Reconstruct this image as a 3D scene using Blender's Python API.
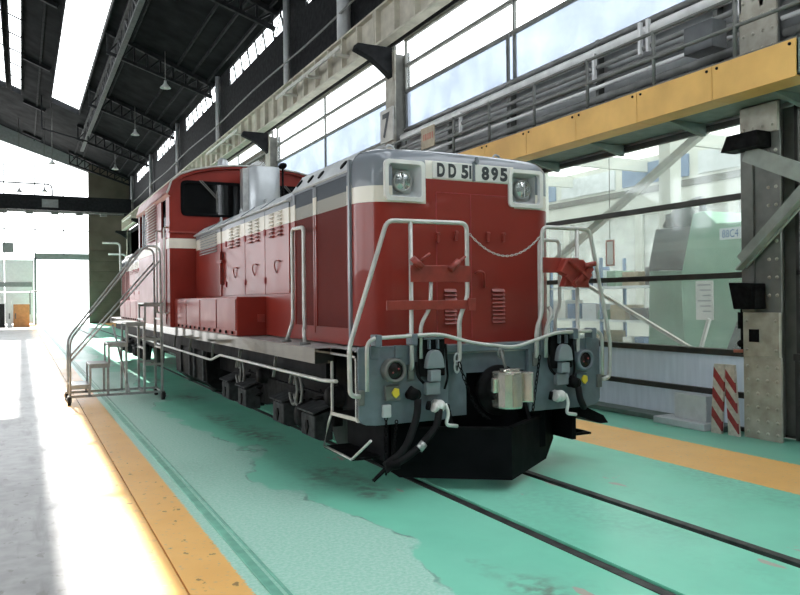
import bpy, bmesh, math, random
from mathutils import Vector, Matrix
random.seed(7)
scene = bpy.context.scene
for o in list(bpy.data.objects): bpy.data.objects.remove(o, do_unlink=True)
COL = scene.collection

# ------------------------------------------------------------------ camera
F_PX, YAW, PITCH, ROLL = 752.4, 0.4664, 0.0031, -0.0102
cam_d = bpy.data.cameras.new('camera'); cam = bpy.data.objects.new('camera', cam_d); COL.objects.link(cam)
cam_d.sensor_fit = 'HORIZONTAL'; cam_d.sensor_width = 36.0; cam_d.lens = F_PX / 800 * 36.0
cam_d.clip_end = 400
fw = Vector((math.sin(YAW)*math.cos(PITCH), math.cos(YAW)*math.cos(PITCH), math.sin(PITCH)))
rt = Vector((math.cos(YAW), -math.sin(YAW), 0)); up = rt.cross(fw)
cr, sr = math.cos(ROLL), math.sin(ROLL)
rt, up = cr*rt + sr*up, -sr*rt + cr*up
M = Matrix.Identity(4)
for i in range(3):
    M[i][0] = rt[i]; M[i][1] = up[i]; M[i][2] = -fw[i]
M[0][3], M[1][3], M[2][3] = -3.832, -5.823, 1.692
cam.matrix_world = M
scene.camera = cam

# ------------------------------------------------------------------ world, sun, exposure
world = bpy.data.worlds.new('sky'); scene.world = world; world.use_nodes = True
bg = world.node_tree.nodes['Background']
bg.inputs['Color'].default_value = (0.93, 0.97, 1.0, 1); bg.inputs['Strength'].default_value = 2.6
sun_d = bpy.data.lights.new('sun', 'SUN'); sun_d.energy = 13.0; sun_d.angle = 0.0093; sun_d.color = (1, 0.97, 0.92)
sun = bpy.data.objects.new('sun', sun_d); COL.objects.link(sun)
sun_dir = Vector((0.044, -0.93, -1.0)).normalized()
sun.rotation_euler = sun_dir.to_track_quat('-Z', 'Y').to_euler(); sun.location = (-4, 30, 30)
vs = scene.view_settings
vs.view_transform = 'Standard'; vs.look = 'None'; vs.gamma = 1.0; vs.use_curve_mapping = False
vs.exposure = 1.1

# ------------------------------------------------------------------ materials
MATS = {}
def mat(name, col, rough=0.5, metal=0.0, var=0.12, scale=6.0, bump=0.0, bscale=40.0, coat=0.0, spec=0.5, detail=6.0, stain=None):
    m = bpy.data.materials.new(name); m.use_nodes = True; nt = m.node_tree; N = nt.nodes; L = nt.links
    b = N['Principled BSDF']
    tc = N.new('ShaderNodeTexCoord'); nz = N.new('ShaderNodeTexNoise'); nz.inputs['Scale'].default_value = scale; nz.inputs['Detail'].default_value = detail
    L.new(tc.outputs['Object'], nz.inputs['Vector'])
    mr = N.new('ShaderNodeMapRange'); mr.inputs['From Min'].default_value = 0.3; mr.inputs['From Max'].default_value = 0.7
    L.new(nz.outputs['Fac'], mr.inputs['Value'])
    mx = N.new('ShaderNodeMix'); mx.data_type = 'RGBA'
    c2 = stain or tuple(max(0, c*(1-2*var)) for c in col)
    mx.inputs['A'].default_value = (*[min(1, c*(1+var*.4)) for c in col], 1); mx.inputs['B'].default_value = (*c2, 1)
    mr.inputs['To Max'].default_value = 1.0 if not stain else 2*var+.3
    L.new(mr.outputs['Result'], mx.inputs['Factor']); L.new(mx.outputs['Result'], b.inputs['Base Color'])
    rr = N.new('ShaderNodeMapRange'); rr.inputs['To Min'].default_value = max(0.02, rough*.8); rr.inputs['To Max'].default_value = min(1, rough*1.25)
    L.new(nz.outputs['Fac'], rr.inputs['Value']); L.new(rr.outputs['Result'], b.inputs['Roughness'])
    b.inputs['Metallic'].default_value = metal; b.inputs['Specular IOR Level'].default_value = spec
    if coat: b.inputs['Coat Weight'].default_value = coat; b.inputs['Coat Roughness'].default_value = 0.08
    if bump:
        n2 = N.new('ShaderNodeTexNoise'); n2.inputs['Scale'].default_value = bscale; L.new(tc.outputs['Object'], n2.inputs['Vector'])
        bp = N.new('ShaderNodeBump'); bp.inputs['Strength'].default_value = bump; bp.inputs['Distance'].default_value = 0.01
        L.new(n2.outputs['Fac'], bp.inputs['Height']); L.new(bp.outputs['Normal'], b.inputs['Normal'])
    MATS[name] = m; return m
RED = (0.225, 0.029, 0.021); CREAM = (0.66, 0.63, 0.55); GREYR = (0.165, 0.185, 0.21)
mat('red_paint', RED, 0.35, var=.08, scale=2.5, coat=.04, spec=.14, bump=.02, bscale=8)
mat('red_plate', (0.27, 0.036, 0.025), 0.4, var=.15, scale=9)
mat('grey_paint', GREYR, 0.4, var=.08, coat=.2)
mat('cream_paint', CREAM, 0.4, var=.05)
mat('beam_grey', (0.13, 0.165, 0.19), 0.4, var=.12, scale=9, coat=.1)
mat('pale_grey', (0.46, 0.48, 0.49), 0.45, var=.08)
mat('white_trim', (0.70, 0.70, 0.67), 0.4, var=.06)
mat('white_tube', (0.50, 0.50, 0.47), 0.35, metal=.25, var=.08, scale=15)
mat('black_paint', (0.007, 0.0074, 0.0085), 0.5, var=.2, spec=.02)
mat('black_steel', (0.011, 0.011, 0.0115), 0.55, var=.3, scale=14, spec=.03)
mat('rubber', (0.015, 0.015, 0.016), 0.65, var=.2, spec=.08)
mat('sand_box', (0.045, 0.047, 0.049), 0.6, var=.25, scale=12, spec=.05)
mat('chrome', (0.34, 0.30, 0.24), 0.07, metal=1.0, var=.08, scale=5)  # tan tint puts the floor's reflection into the metal colour
mat('coupler_steel', (0.62, 0.60, 0.54), 0.22, metal=.85, var=.08, scale=9)
mat('cover_grey', (0.22, 0.25, 0.27), 0.45, var=.1)
mat('silver_paint', (0.50, 0.53, 0.55), 0.35, metal=.4, var=.1, scale=4)
mat('deck_plate', (0.36, 0.36, 0.35), 0.55, var=.15, scale=9)
mat('yellow_paint', (0.72, 0.56, 0.04), 0.5, var=.1)
mat('lens_dark', (0.012, 0.008, 0.008), 0.25, var=.05, spec=.3)
mat('reflector', (0.7, 0.7, 0.68), 0.1, metal=1.0, var=.05)
mat('letter_grey', (0.035, 0.04, 0.045), 0.5, var=.05)
mat('wheel_steel', (0.02, 0.018, 0.016), 0.6, metal=.0, var=.3)
mat('rail_steel', (0.06, 0.06, 0.06), 0.45, metal=.4, var=.3, scale=10)
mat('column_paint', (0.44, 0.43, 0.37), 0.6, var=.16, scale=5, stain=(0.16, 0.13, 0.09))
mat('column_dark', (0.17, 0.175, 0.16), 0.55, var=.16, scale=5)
mat('girder_paint', (0.55, 0.52, 0.43), 0.6, var=.15, scale=3)
mat('girder_pale', (0.58, 0.57, 0.52), 0.55, var=.1)
mat('dark_steel', (0.022, 0.023, 0.025), 0.6, var=.2, scale=6, spec=.04)
mat('mullion', (0.045, 0.044, 0.04), 0.55, var=.2, scale=6)
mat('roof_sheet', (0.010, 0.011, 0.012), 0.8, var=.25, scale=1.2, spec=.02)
mat('lattice_grey', (0.05, 0.052, 0.055), 0.7, var=.15)
mat('roof_grey', (0.022, 0.023, 0.025), 0.7, var=.2, scale=3, spec=.02)
mat('ochre_beam', (0.78, 0.47, 0.13), 0.5, var=.10, scale=2, stain=(0.42, 0.22, 0.06))
mat('green_deck', (0.16, 0.22, 0.20), 0.6, var=.1)
mat('strip_green', (0.20, 0.52, 0.39), 0.4, var=.15, scale=8)
mat('rail_grey', (0.14, 0.145, 0.135), 0.5, var=.15)
mat('pipe_white', (0.75, 0.76, 0.76), 0.45, var=.12, scale=3)
mat('pipe_dark', (0.22, 0.225, 0.22), 0.5, var=.2, scale=3)
mat('box_grey', (0.11, 0.118, 0.125), 0.5, var=.1)
mat('panel_white', (0.72, 0.76, 0.82), 0.6, var=.12, scale=2.2)
mat('cabinet_pale', (0.66, 0.70, 0.74), 0.5, var=.08)
mat('brace_green', (0.29, 0.32, 0.285), 0.55, var=.12)
mat('machine_green', (0.33, 0.55, 0.42), 0.5, var=.08, scale=2)
mat('machine_green_dull', (0.27, 0.42, 0.33), 0.55, var=.1, scale=2)
mat('machine_grey', (0.17, 0.185, 0.185), 0.55, var=.08)
mat('annex_wall', (0.62, 0.64, 0.60), 0.7, var=.08, scale=1)
mat('annex_floor', (0.45, 0.46, 0.44), 0.6, var=.12, scale=1.5)
mat('paper', (0.78, 0.78, 0.76), 0.7, var=.03)
mat('sign_blue', (0.10, 0.22, 0.45), 0.5, var=.05)
mat('sign_white', (0.72, 0.80, 0.84), 0.5, var=.04)
mat('tan_board', (0.42, 0.36, 0.26), 0.7, var=.12)
mat('rust_red', (0.42, 0.13, 0.09), 0.6, var=.15)
mat('stripe_red', (0.33, 0.035, 0.04), 0.55, var=.15, scale=18)
mat('stripe_white', (0.60, 0.56, 0.50), 0.6, var=.15, scale=18)
mat('alu', (0.42, 0.43, 0.42), 0.35, metal=.55, var=.15, scale=10)
mat('caster_black', (0.02, 0.02, 0.02), 0.5, var=.2, spec=.1)
mat('brown_board', (0.13, 0.108, 0.085), 0.75, var=.15, scale=.8, spec=.2)
mat('orange_box', (0.62, 0.30, 0.12), 0.6, var=.1)
mat('lintel_grey', (0.26, 0.28, 0.28), 0.6, var=.1)
mat('outside_ground', (0.62, 0.61, 0.59), 0.8, var=.06)
mat('door_white', (0.78, 0.79, 0.80), 0.6, var=.04)
mat('blue_item', (0.20, 0.28, 0.42), 0.6, var=.1)
mat('lamp_shade', (0.45, 0.47, 0.47), 0.4, var=.08)
mat('interior_dark', (0.02, 0.022, 0.022), 0.7, var=.1, spec=.05)
mat('green_lamp', (0.10, 0.22, 0.15), 0.4, var=.1)

def glass(name, tint, transp, gloss_rough=0.05, haze=0.0, hazecol=(0.8, 0.85, 0.9), hv=.5):
    m = bpy.data.materials.new(name); m.use_nodes = True; nt = m.node_tree; N = nt.nodes; L = nt.links
    N.remove(N['Principled BSDF']); out = N['Material Output']
    tr = N.new('ShaderNodeBsdfTransparent'); tr.inputs['Color'].default_value = (*tint, 1)
    gl = N.new('ShaderNodeBsdfGlossy'); gl.inputs['Roughness'].default_value = gloss_rough; gl.inputs['Color'].default_value = (.9, .93, .95, 1)
    df = N.new('ShaderNodeBsdfDiffuse'); df.inputs['Color'].default_value = (*hazecol, 1)
    tl = N.new('ShaderNodeBsdfTranslucent'); tl.inputs['Color'].default_value = (*hazecol, 1)
    ad = N.new('ShaderNodeMixShader'); ad.inputs[0].default_value = .6; L.new(df.outputs[0], ad.inputs[1]); L.new(tl.outputs[0], ad.inputs[2])
    tc = N.new('ShaderNodeTexCoord'); nz = N.new('ShaderNodeTexNoise'); nz.inputs['Scale'].default_value = 1.3; nz.inputs['Detail'].default_value = 4
    L.new(tc.outputs['Object'], nz.inputs['Vector'])
    mr = N.new('ShaderNodeMapRange'); mr.inputs['From Min'].default_value = .3; mr.inputs['From Max'].default_value = .7
    mr.inputs['To Min'].default_value = haze*(1-hv); mr.inputs['To Max'].default_value = min(1, haze*(1+hv)); L.new(nz.outputs['Fac'], mr.inputs['Value'])
    m1 = N.new('ShaderNodeMixShader'); L.new(mr.outputs['Result'], m1.inputs[0]); L.new(tr.outputs[0], m1.inputs[1]); L.new(ad.outputs[0], m1.inputs[2])
    m2 = N.new('ShaderNodeMixShader'); m2.inputs[0].default_value = 1-transp; L.new(m1.outputs[0], m2.inputs[1]); L.new(gl.outputs[0], m2.inputs[2])
    L.new(m2.outputs[0], out.inputs['Surface']); MATS[name] = m; return m
glass('glass_clear', (.97, .98, .98), .96, haze=.04)
glass('glass_dusty', (.95, .97, .96), .96, haze=.09, hazecol=(.72, .77, .76))
glass('glass_frosted', (.56, .60, .66), .95, haze=.5, hazecol=(.55, .59, .66), hv=.3)
def panel_mat():
    m = bpy.data.materials.new('panel_translucent'); m.use_nodes = True; nt = m.node_tree; N = nt.nodes; L = nt.links; N.remove(N['Principled BSDF'])
    d = N.new('ShaderNodeBsdfDiffuse'); t = N.new('ShaderNodeBsdfTranslucent'); x = N.new('ShaderNodeMixShader'); x.inputs[0].default_value = .55
    nz = N.new('ShaderNodeTexNoise'); nz.inputs['Scale'].default_value = 3; tc = N.new('ShaderNodeTexCoord'); mp = N.new('ShaderNodeMapping'); mp.inputs['Scale'].default_value = (1, 4, .5)
    L.new(tc.outputs['Object'], mp.inputs[0]); L.new(mp.outputs[0], nz.inputs['Vector'])
    r = N.new('ShaderNodeValToRGB'); r.color_ramp.elements[0].color = (.55, .60, .66, 1); r.color_ramp.elements[1].color = (.78, .83, .90, 1); L.new(nz.outputs['Fac'], r.inputs[0])
    for b in (d, t): L.new(r.outputs[0], b.inputs['Color'])
    L.new(d.outputs[0], x.inputs[1]); L.new(t.outputs[0], x.inputs[2]); L.new(x.outputs[0], N['Material Output'].inputs['Surface']); MATS['panel_translucent'] = m
panel_mat()
glass('glass_milky', (.34, .355, .345), .97, haze=.8, hazecol=(.50, .52, .50))
glass('glass_cab', (.10, .12, .13), .94, gloss_rough=.04, haze=.02)
glass('glass_lens', (.9, .92, .92), .70, gloss_rough=.03, haze=.05)

# floor: painted zones laid along the track
def floor_mat():
    m = bpy.data.materials.new('workshop_floor'); m.use_nodes = True; nt = m.node_tree; N = nt.nodes; L = nt.links
    b = N['Principled BSDF']; tc = N.new('ShaderNodeTexCoord'); sp = N.new('ShaderNodeSeparateXYZ'); L.new(tc.outputs['Object'], sp.inputs[0])
    def noise(s, d=5, mp=None):
        n = N.new('ShaderNodeTexNoise'); n.inputs['Scale'].default_value = s; n.inputs['Detail'].default_value = d
        if mp:
            k = N.new('ShaderNodeMapping'); k.inputs['Scale'].default_value = mp; L.new(tc.outputs['Object'], k.inputs[0]); L.new(k.outputs[0], n.inputs['Vector'])
        else: L.new(tc.outputs['Object'], n.inputs['Vector'])
        return n.outputs['Fac']
    def math_(op, a, bb, c=None):
        n = N.new('ShaderNodeMath'); n.operation = op
        for i, v in enumerate((a, bb, c)):
            if v is None: continue
            if isinstance(v, (int, float)): n.inputs[i].default_value = v
            else: L.new(v, n.inputs[i])
        return n.outputs[0]
    def rng(v, a, c, lo=0, hi=1):
        n = N.new('ShaderNodeMapRange'); n.inputs['From Min'].default_value = a; n.inputs['From Max'].default_value = c
        n.inputs['To Min'].default_value = lo; n.inputs['To Max'].default_value = hi; L.new(v, n.inputs['Value']); return n.outputs['Result']
    def mix(f, a, c):
        n = N.new('ShaderNodeMix'); n.data_type = 'RGBA'
        if isinstance(f, float): n.inputs['Factor'].default_value = f
        else: L.new(f, n.inputs['Factor'])
        for k, v in (('A', a), ('B', c)):
            if isinstance(v, tuple): n.inputs[k].default_value = (*v, 1)
            else: L.new(v, n.inputs[k])
        return n.outputs['Result']
    X = sp.outputs['X']; fine = noise(45, 4); mid = noise(2.2); big = noise(.5); streak = noise(3, 5, (3, .35, 1))
    xw = math_('ADD', X, rng(fine, .3, .7, -.015, .015))
    concrete = mix(rng(noise(7), .35, .65), (.235, .23, .225), (.165, .16, .158))
    concrete = mix(rng(streak, .55, .7), concrete, (.11, .105, .10))
    green = mix(rng(mid, .35, .7), (.22, .68, .49), (.19, .61, .44))
    green = mix(rng(big, .4, .65, 0, .5), green, (.28, .68, .53))
    edge = math_('ADD', X, rng(noise(.55, 7, (1.6, 1, 1)), .3, .7, -.45, .45))
    speck = mix(rng(noise(38, 5), .40, .62), (.34, .66, .53), (.50, .74, .64))
    speck = mix(rng(noise(70, 3), .62, .72, 0, .7), speck, (.20, .42, .33))
    green = mix(rng(edge, -1.66, -1.71), green, speck)             # older, rougher coat along the aisle
    rim = math_('MULTIPLY', rng(edge, -1.715, -1.70), rng(edge, -1.665, -1.68))
    green = mix(math_('MULTIPLY', rim, rng(noise(2.5, 4), .45, .6, 0, .7)), green, (.10, .20, .16))
    sx = math_('ABSOLUTE', math_('ADD', X, 1.18), 0)
    scuff = math_('MULTIPLY', math_('MULTIPLY', rng(noise(.9, 9, (1.2, .8, 1)), .50, .60), rng(noise(9, 7), .40, .60)), rng(sx, .34, .12, 0, .8))
    green = mix(scuff, green, (.15, .15, .12))
    grime = math_('MULTIPLY', rng(noise(.7, 8, (1, .5, 1)), .52, .72), rng(noise(16, 5), .35, .65, .0, .45))
    green = mix(grime, green, (.13, .30, .23))
    chip = math_('MULTIPLY', rng(noise(2.0, 9, (1.4, .5, 1)), .665, .675), rng(X, -1.2, -1.0))
    green = mix(chip, green, (.46, .42, .36))
    yellow = mix(rng(mid, .3, .7), (.92, .54, .18), (.86, .48, .15))
    yellow = mix(rng(noise(22, 6), .6, .72), yellow, (.62, .45, .26))
    yl = mix(rng(math_('ADD', X, rng(noise(6, 7), .25, .75, -.28, .28)), -3.42, -3.10), concrete, yellow)   # worn outer edge of the left line
    concrete = mix(rng(noise(13, 8, (1, .6, 1)), .61, .66, 0, .7), concrete, (.09, .08, .07))
    yl = mix(rng(noise(12, 8, (1, .6, 1)), .65, .69, 0, .7), yl, (.12, .09, .05))
    def step(x0): return rng(xw, x0-.006, x0+.006)
    c = mix(step(-3.60), concrete, yl)
    c = mix(step(-2.64), c, green); c = mix(step(2.06), c, yellow); c = mix(step(3.10), c, mix(.5, green, (.12, .30, .24)))
    L.new(c, b.inputs['Base Color'])
    L.new(rng(noise(.8, 3), .3, .7, .30, .40), b.inputs['Roughness']); b.inputs['Specular IOR Level'].default_value = .4
    bp = N.new('ShaderNodeBump'); bp.inputs['Strength'].default_value = .02; bp.inputs['Distance'].default_value = .002
    L.new(noise(160, 3), bp.inputs['Height']); L.new(bp.outputs['Normal'], b.inputs['Normal'])
    MATS['workshop_floor'] = m
floor_mat()

# livery: red hull, cream band, grey top, as painted on the hood
def livery(name, front, zg=2.765):
    m = bpy.data.materials.new(name); m.use_nodes = True; nt = m.node_tree; N = nt.nodes; L = nt.links
    b = N['Principled BSDF']; tc = N.new('ShaderNodeTexCoord'); sp = N.new('ShaderNodeSeparateXYZ'); L.new(tc.outputs['Object'], sp.inputs[0])
    def gt(v, t):
        n = N.new('ShaderNodeMath'); n.operation = 'GREATER_THAN'; L.new(v, n.inputs[0]); n.inputs[1].default_value = t; return n.outputs[0]
    def mixf(f, a, c):
        n = N.new('ShaderNodeMix'); n.data_type = 'RGBA'; L.new(f, n.inputs['Factor'])
        for k, v in (('A', a), ('B', c)):
            if isinstance(v, tuple): n.inputs[k].default_value = (*v, 1)
            else: L.new(v, n.inputs[k])
        return n.outputs['Result']
    Z = sp.outputs['Z']
    nz = N.new('ShaderNodeTexNoise'); nz.inputs['Scale'].default_value = 2.2; nz.inputs['Detail'].default_value = 6; L.new(tc.outputs['Object'], nz.inputs['Vector'])
    red = mixf(nz.outputs['Fac'], tuple(c*1.08 for c in RED), tuple(c*.88 for c in RED))
    side = mixf(gt(Z, zg), mixf(gt(Z, 2.585), red, CREAM), GREYR)
    if front:
        side = mixf(gt(Z, 2.735), mixf(gt(Z, 2.585), red, CREAM), GREYR)
        mid = mixf(gt(Z, 2.995), mixf(gt(Z, 2.822), red, CREAM), GREYR)
        ax = N.new('ShaderNodeMath'); ax.operation = 'SUBTRACT'; L.new(sp.outputs['X'], ax.inputs[0]); ax.inputs[1].default_value = .045
        ab = N.new('ShaderNodeMath'); ab.operation = 'ABSOLUTE'; L.new(ax.outputs[0], ab.inputs[0])
        side = mixf(gt(ab.outputs[0], .50), mid, side)
    L.new(side, b.inputs['Base Color']); b.inputs['Roughness'].default_value = .30; b.inputs['Coat Weight'].default_value = .5 if front else .08; b.inputs['Coat Roughness'].default_value = .04; b.inputs['Specular IOR Level'].default_value = .2 if front else .12
    n2 = N.new('ShaderNodeTexNoise'); n2.inputs['Scale'].default_value = 4; L.new(tc.outputs['Object'], n2.inputs['Vector'])
    bp = N.new('ShaderNodeBump'); bp.inputs['Strength'].default_value = .06; bp.inputs['Distance'].default_value = .012; L.new(n2.outputs['Fac'], bp.inputs['Height']); L.new(bp.outputs['Normal'], b.inputs['Normal'])
    L.new(bp.outputs['Normal'], b.inputs['Coat Normal'])
    MATS[name] = m
livery('livery_side', False); livery('livery_front', True)
def screen_mat():       # woven radiator screen: livery colours, dulled by the open mesh
    livery('livery_screen', False, 2.72); m = MATS['livery_screen']; nt = m.node_tree; N = nt.nodes; L = nt.links; b = N['Principled BSDF']
    src = b.inputs['Base Color'].links[0].from_socket
    w = N.new('ShaderNodeTexChecker'); w.inputs['Scale'].default_value = 90; tc = N.new('ShaderNodeTexCoord'); L.new(tc.outputs['Object'], w.inputs['Vector'])
    w.inputs['Color1'].default_value = (.62, .66, .7, 1); w.inputs['Color2'].default_value = (.12, .12, .12, 1)
    mx = N.new('ShaderNodeMix'); mx.data_type = 'RGBA'; mx.blend_type = 'MULTIPLY'; mx.inputs['Factor'].default_value = .85
    L.new(src, mx.inputs['A']); L.new(w.outputs['Color'], mx.inputs['B']); L.new(mx.outputs['Result'], b.inputs['Base Color'])
    b.inputs['Coat Weight'].default_value = 0; b.inputs['Roughness'].default_value = .7
screen_mat()

# ------------------------------------------------------------------ mesh building
def fillet(pts, r, n=5):
    pts = [Vector(p) for p in pts]; out = [pts[0]]
    for i in range(1, len(pts)-1):
        p, a, b = pts[i], pts[i-1], pts[i+1]
        da, db = (a-p), (b-p); k = min(r, da.length*.49, db.length*.49)
        s, e = p + da.normalized()*k, p + db.normalized()*k
        for j in range(n+1):
            t = j/n; out.append((1-t)**2*s + 2*t*(1-t)*p + t*t*e)
    out.append(pts[-1]); return out
class MB:
    def __init__(s): s.v = []; s.f = []; s.sm = []; s.p = []; s.n = 0; s.hold = False
    def add(s, vs, fs, smooth=False):
        o = len(s.v); s.v += [Vector(v) for v in vs]; s.f += [tuple(i+o for i in f) for f in fs]; s.sm += [smooth]*len(fs)
        if not s.hold: s.n += 1
        s.p += [s.n]*len(fs); return s
    def box(s, x0, x1, y0, y1, z0, z1):
        v = [(x, y, z) for z in (z0, z1) for y in (y0, y1) for x in (x0, x1)]
        return s.add(v, [(0, 2, 3, 1), (4, 5, 7, 6), (0, 1, 5, 4), (2, 6, 7, 3), (0, 4, 6, 2), (1, 3, 7, 5)])
    def bar(s, a, b, w, h, up_=(0, 0, 1)):
        a, b = Vector(a), Vector(b); d = (b-a).normalized(); u = Vector(up_); sd = d.cross(u)
        if sd.length < 1e-4: sd = d.cross(Vector((0, 1, 0)))
        sd.normalize(); u = sd.cross(d).normalized()
        v = [p + sd*i*w/2 + u*j*h/2 for p in (a, b) for j in (-1, 1) for i in (-1, 1)]
        return s.add(v, [(0, 2, 3, 1), (4, 5, 7, 6), (0, 1, 5, 4), (2, 6, 7, 3), (0, 4, 6, 2), (1, 3, 7, 5)])
    def prism(s, poly, axis, a0, a1):
        n = len(poly)
        def mk(p, a): return (a, p[0], p[1]) if axis == 'x' else (p[0], a, p[1]) if axis == 'y' else (p[0], p[1], a)
        v = [mk(p, a0) for p in poly] + [mk(p, a1) for p in poly]
        return s.add(v, [tuple(range(n)), tuple(range(2*n-1, n-1, -1))] + [(i, n+i, n+(i+1) % n, (i+1) % n) for i in range(n)])
    def tube(s, pts, r, n=10, closed=False):
        pts = [Vector(p) for p in pts]; m = len(pts); rs = r if isinstance(r, (list, tuple)) else [r]*m
        vs = []; prev = None
        for i, p in enumerate(pts):
            if closed: d = (pts[(i+1) % m]-pts[i-1])
            else: d = pts[min(i+1, m-1)]-pts[max(i-1, 0)]
            d.normalize()
            if prev is None:
                a = Vector((0, 0, 1)) if abs(d.z) < .9 else Vector((1, 0, 0)); a = (a - d*a.dot(d)).normalized()
            else: a = (prev - d*prev.dot(d)).normalized()
            prev = a; b = d.cross(a)
            vs += [p + (a*math.cos(2*math.pi*k/n)+b*math.sin(2*math.pi*k/n))*rs[i] for k in range(n)]
        fs = []
        for i in range(m if closed else m-1):
            j = (i+1) % m
            fs += [(i*n+k, i*n+(k+1) % n, j*n+(k+1) % n, j*n+k) for k in range(n)]
        s.add(vs, fs, True)
        if not closed:
            s.hold = True; s.add([v for v in vs[:n]], [tuple(range(n))]); s.add([v for v in vs[-n:]], [tuple(range(n))]); s.hold = False
        return s
    def cyl(s, a, b, r, r2=None, n=20): return s.tube([a, b], [r, r if r2 is None else r2], n)
    def lathe(s, prof, o, axis=(0, 0, 1), n=24):
        o = Vector(o); d = Vector(axis).normalized(); a = Vector((0, 0, 1)) if abs(d.z) < .9 else Vector((1, 0, 0)); a = (a-d*a.dot(d)).normalized(); b = d.cross(a)
        vs = [o + d*h + (a*math.cos(2*math.pi*k/n)+b*math.sin(2*math.pi*k/n))*r for r, h in prof for k in range(n)]
        fs = [(i*n+k, i*n+(k+1) % n, (i+1)*n+(k+1) % n, (i+1)*n+k) for i in range(len(prof)-1) for k in range(n)]
        return s.add(vs, fs, True)
    def ball(s, c, r, n=10, sc=(1, 1, 1)):
        c = Vector(c); vs = []; fs = []
        for i in range(n+1):
            t = math.pi*i/n
            vs += [c + Vector((math.sin(t)*math.cos(2*math.pi*k/n)*sc[0], math.sin(t)*math.sin(2*math.pi*k/n)*sc[1], math.cos(t)*sc[2]))*r for k in range(n)]
        for i in range(n): fs += [(i*n+k, i*n+(k+1) % n, (i+1)*n+(k+1) % n, (i+1)*n+k) for k in range(n)]
        return s.add(vs, fs, True)
    def split(s, name, material, parent=None, **k):
        out = []
        for pid in sorted(set(s.p)):
            m = MB(); ix = {}
            for f, sm, p in zip(s.f, s.sm, s.p):
                if p != pid: continue
                for i in f:
                    if i not in ix: ix[i] = len(m.v); m.v.append(s.v[i])
                m.f.append(tuple(ix[i] for i in f)); m.sm.append(sm); m.p.append(1)
            out.append(m.build(name, material, parent, **k))
        return out
    def build(s, name, material, parent=None, bevel=0, origin=None, label=None, kind=None, map=None):
        vs = [map(v) for v in s.v] if map else s.v
        base = Vector((0, 0, 0))
        if parent is not None: base = Vector(parent['_o'])
        elif origin is not None: base = Vector(origin)
        else:
            xs = [v.x for v in vs]; ys = [v.y for v in vs]; zs = [v.z for v in vs]
            base = Vector(((min(xs)+max(xs))/2, (min(ys)+max(ys))/2, min(zs)))
        me = bpy.data.meshes.new(name); me.from_pydata([v-base for v in vs], [], s.f); me.update()
        me.polygons.foreach_set('use_smooth', s.sm)
        bm = bmesh.new(); bm.from_mesh(me); bmesh.ops.remove_doubles(bm, verts=bm.verts, dist=1e-5); bmesh.ops.recalc_face_normals(bm, faces=bm.faces); bm.to_mesh(me); bm.free()
        me.materials.append(MATS[material])
        o = bpy.data.objects.new(name, me); COL.objects.link(o); o['_o'] = list(base)
        if parent is not None: o.parent = parent
        else: o.location = base
        if bevel:
            b = o.modifiers.new('bevel', 'BEVEL'); b.width = bevel; b.segments = 2; b.limit_method = 'ANGLE'; b.angle_limit = math.radians(40)
        if label: o['label'] = label
        if kind: o['kind'] = kind
        return o
def thing(name, label, cat, loc, group=None):
    o = bpy.data.objects.new(name, None); COL.objects.link(o); o.location = loc; o['_o'] = list(loc); o.empty_display_size = .2
    o['label'] = label; o['category'] = cat
    if group: o['group'] = group
    return o
def tag(o, label, cat, group=None, kind=None):
    o['label'] = label; o['category'] = cat
    if group: o['group'] = group
    if kind: o['kind'] = kind
    return o
def struct(o, label=None):
    o['kind'] = 'structure'
    if label: o['label'] = label
    return o
def text_mesh(body, x0, x1, z0, z1, bold=.03, depth=.004):
    """flat lettering in the xz plane, fitted to the box, as an MB (y = 0 .. -depth)"""
    cu = bpy.data.curves.new('t', 'FONT'); cu.body = body; cu.offset = bold; cu.size = 1; cu.resolution_u = 4
    ob = bpy.data.objects.new('t', cu); COL.objects.link(ob); dg = bpy.context.evaluated_depsgraph_get()
    me = bpy.data.meshes.new_from_object(ob.evaluated_get(dg)); bpy.data.objects.remove(ob); bpy.data.curves.remove(cu)
    xs = [v.co.x for v in me.vertices]; ys = [v.co.y for v in me.vertices]; a, b, c, d = min(xs), max(xs), min(ys), max(ys)
    fx = lambda x: x0+(x-a)/(b-a)*(x1-x0); fz = lambda y: z0+(y-c)/(d-c)*(z1-z0)
    m = MB(); m.add([(fx(v.co.x), 0, fz(v.co.y)) for v in me.vertices], [tuple(p.vertices) for p in me.polygons])
    bpy.data.meshes.remove(me); return m

# ================================================================== SETTING
Y0, Y1 = -14.0, 62.0
# floor slabs with rail grooves and a joint
m = MB()
xs = [-16.5, -2.983, -2.971, -.53, -.475, .475, .53, 4.28]
for a, b in ((-16.5, -2.982), (-2.971, -.60), (-.475, .475), (.60, 4.28)):
    m.box(a, b, Y0, Y1, -.25, 0)
m.box(-2.99, -2.96, Y0, Y1, -.25, -.02); m.box(-.60, -.475, Y0, Y1, -.25, -.05); m.box(.475, .60, Y0, Y1, -.25, -.05)
floor = struct(m.build('floor', 'workshop_floor', origin=(0, 0, 0)), 'green and ochre painted workshop floor with worn concrete aisle')
for s, nm in ((-1, 'near'), (1, 'far')):
    m = MB(); m.prism([(s*.535, .0), (s*.53, .006), (s*.60, .006), (s*.60, -.05), (s*.535, -.05)], 'y', Y0, Y1)
    r = m.build('track_rail', 'rail_steel', bevel=0)
    tag(r, 'dark steel rail sunk in the green floor, ' + ('the one nearer the aisle' if s < 0 else 'the one nearer the windows'), 'rail')
m = MB(); m.box(-2.56, -2.50, Y0, Y1, -.01, .012); m.box(-2.47, -2.45, Y0, Y1, -.01, .008)
struct(m.build('trim_1', 'strip_green', bevel=.004), 'low painted strip running beside the ochre floor line')
m = MB(); m.box(3.95, 4.26, .75, 22, 0, .07); m.box(3.95, 4.26, -9, -.4, 0, .07)
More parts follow.
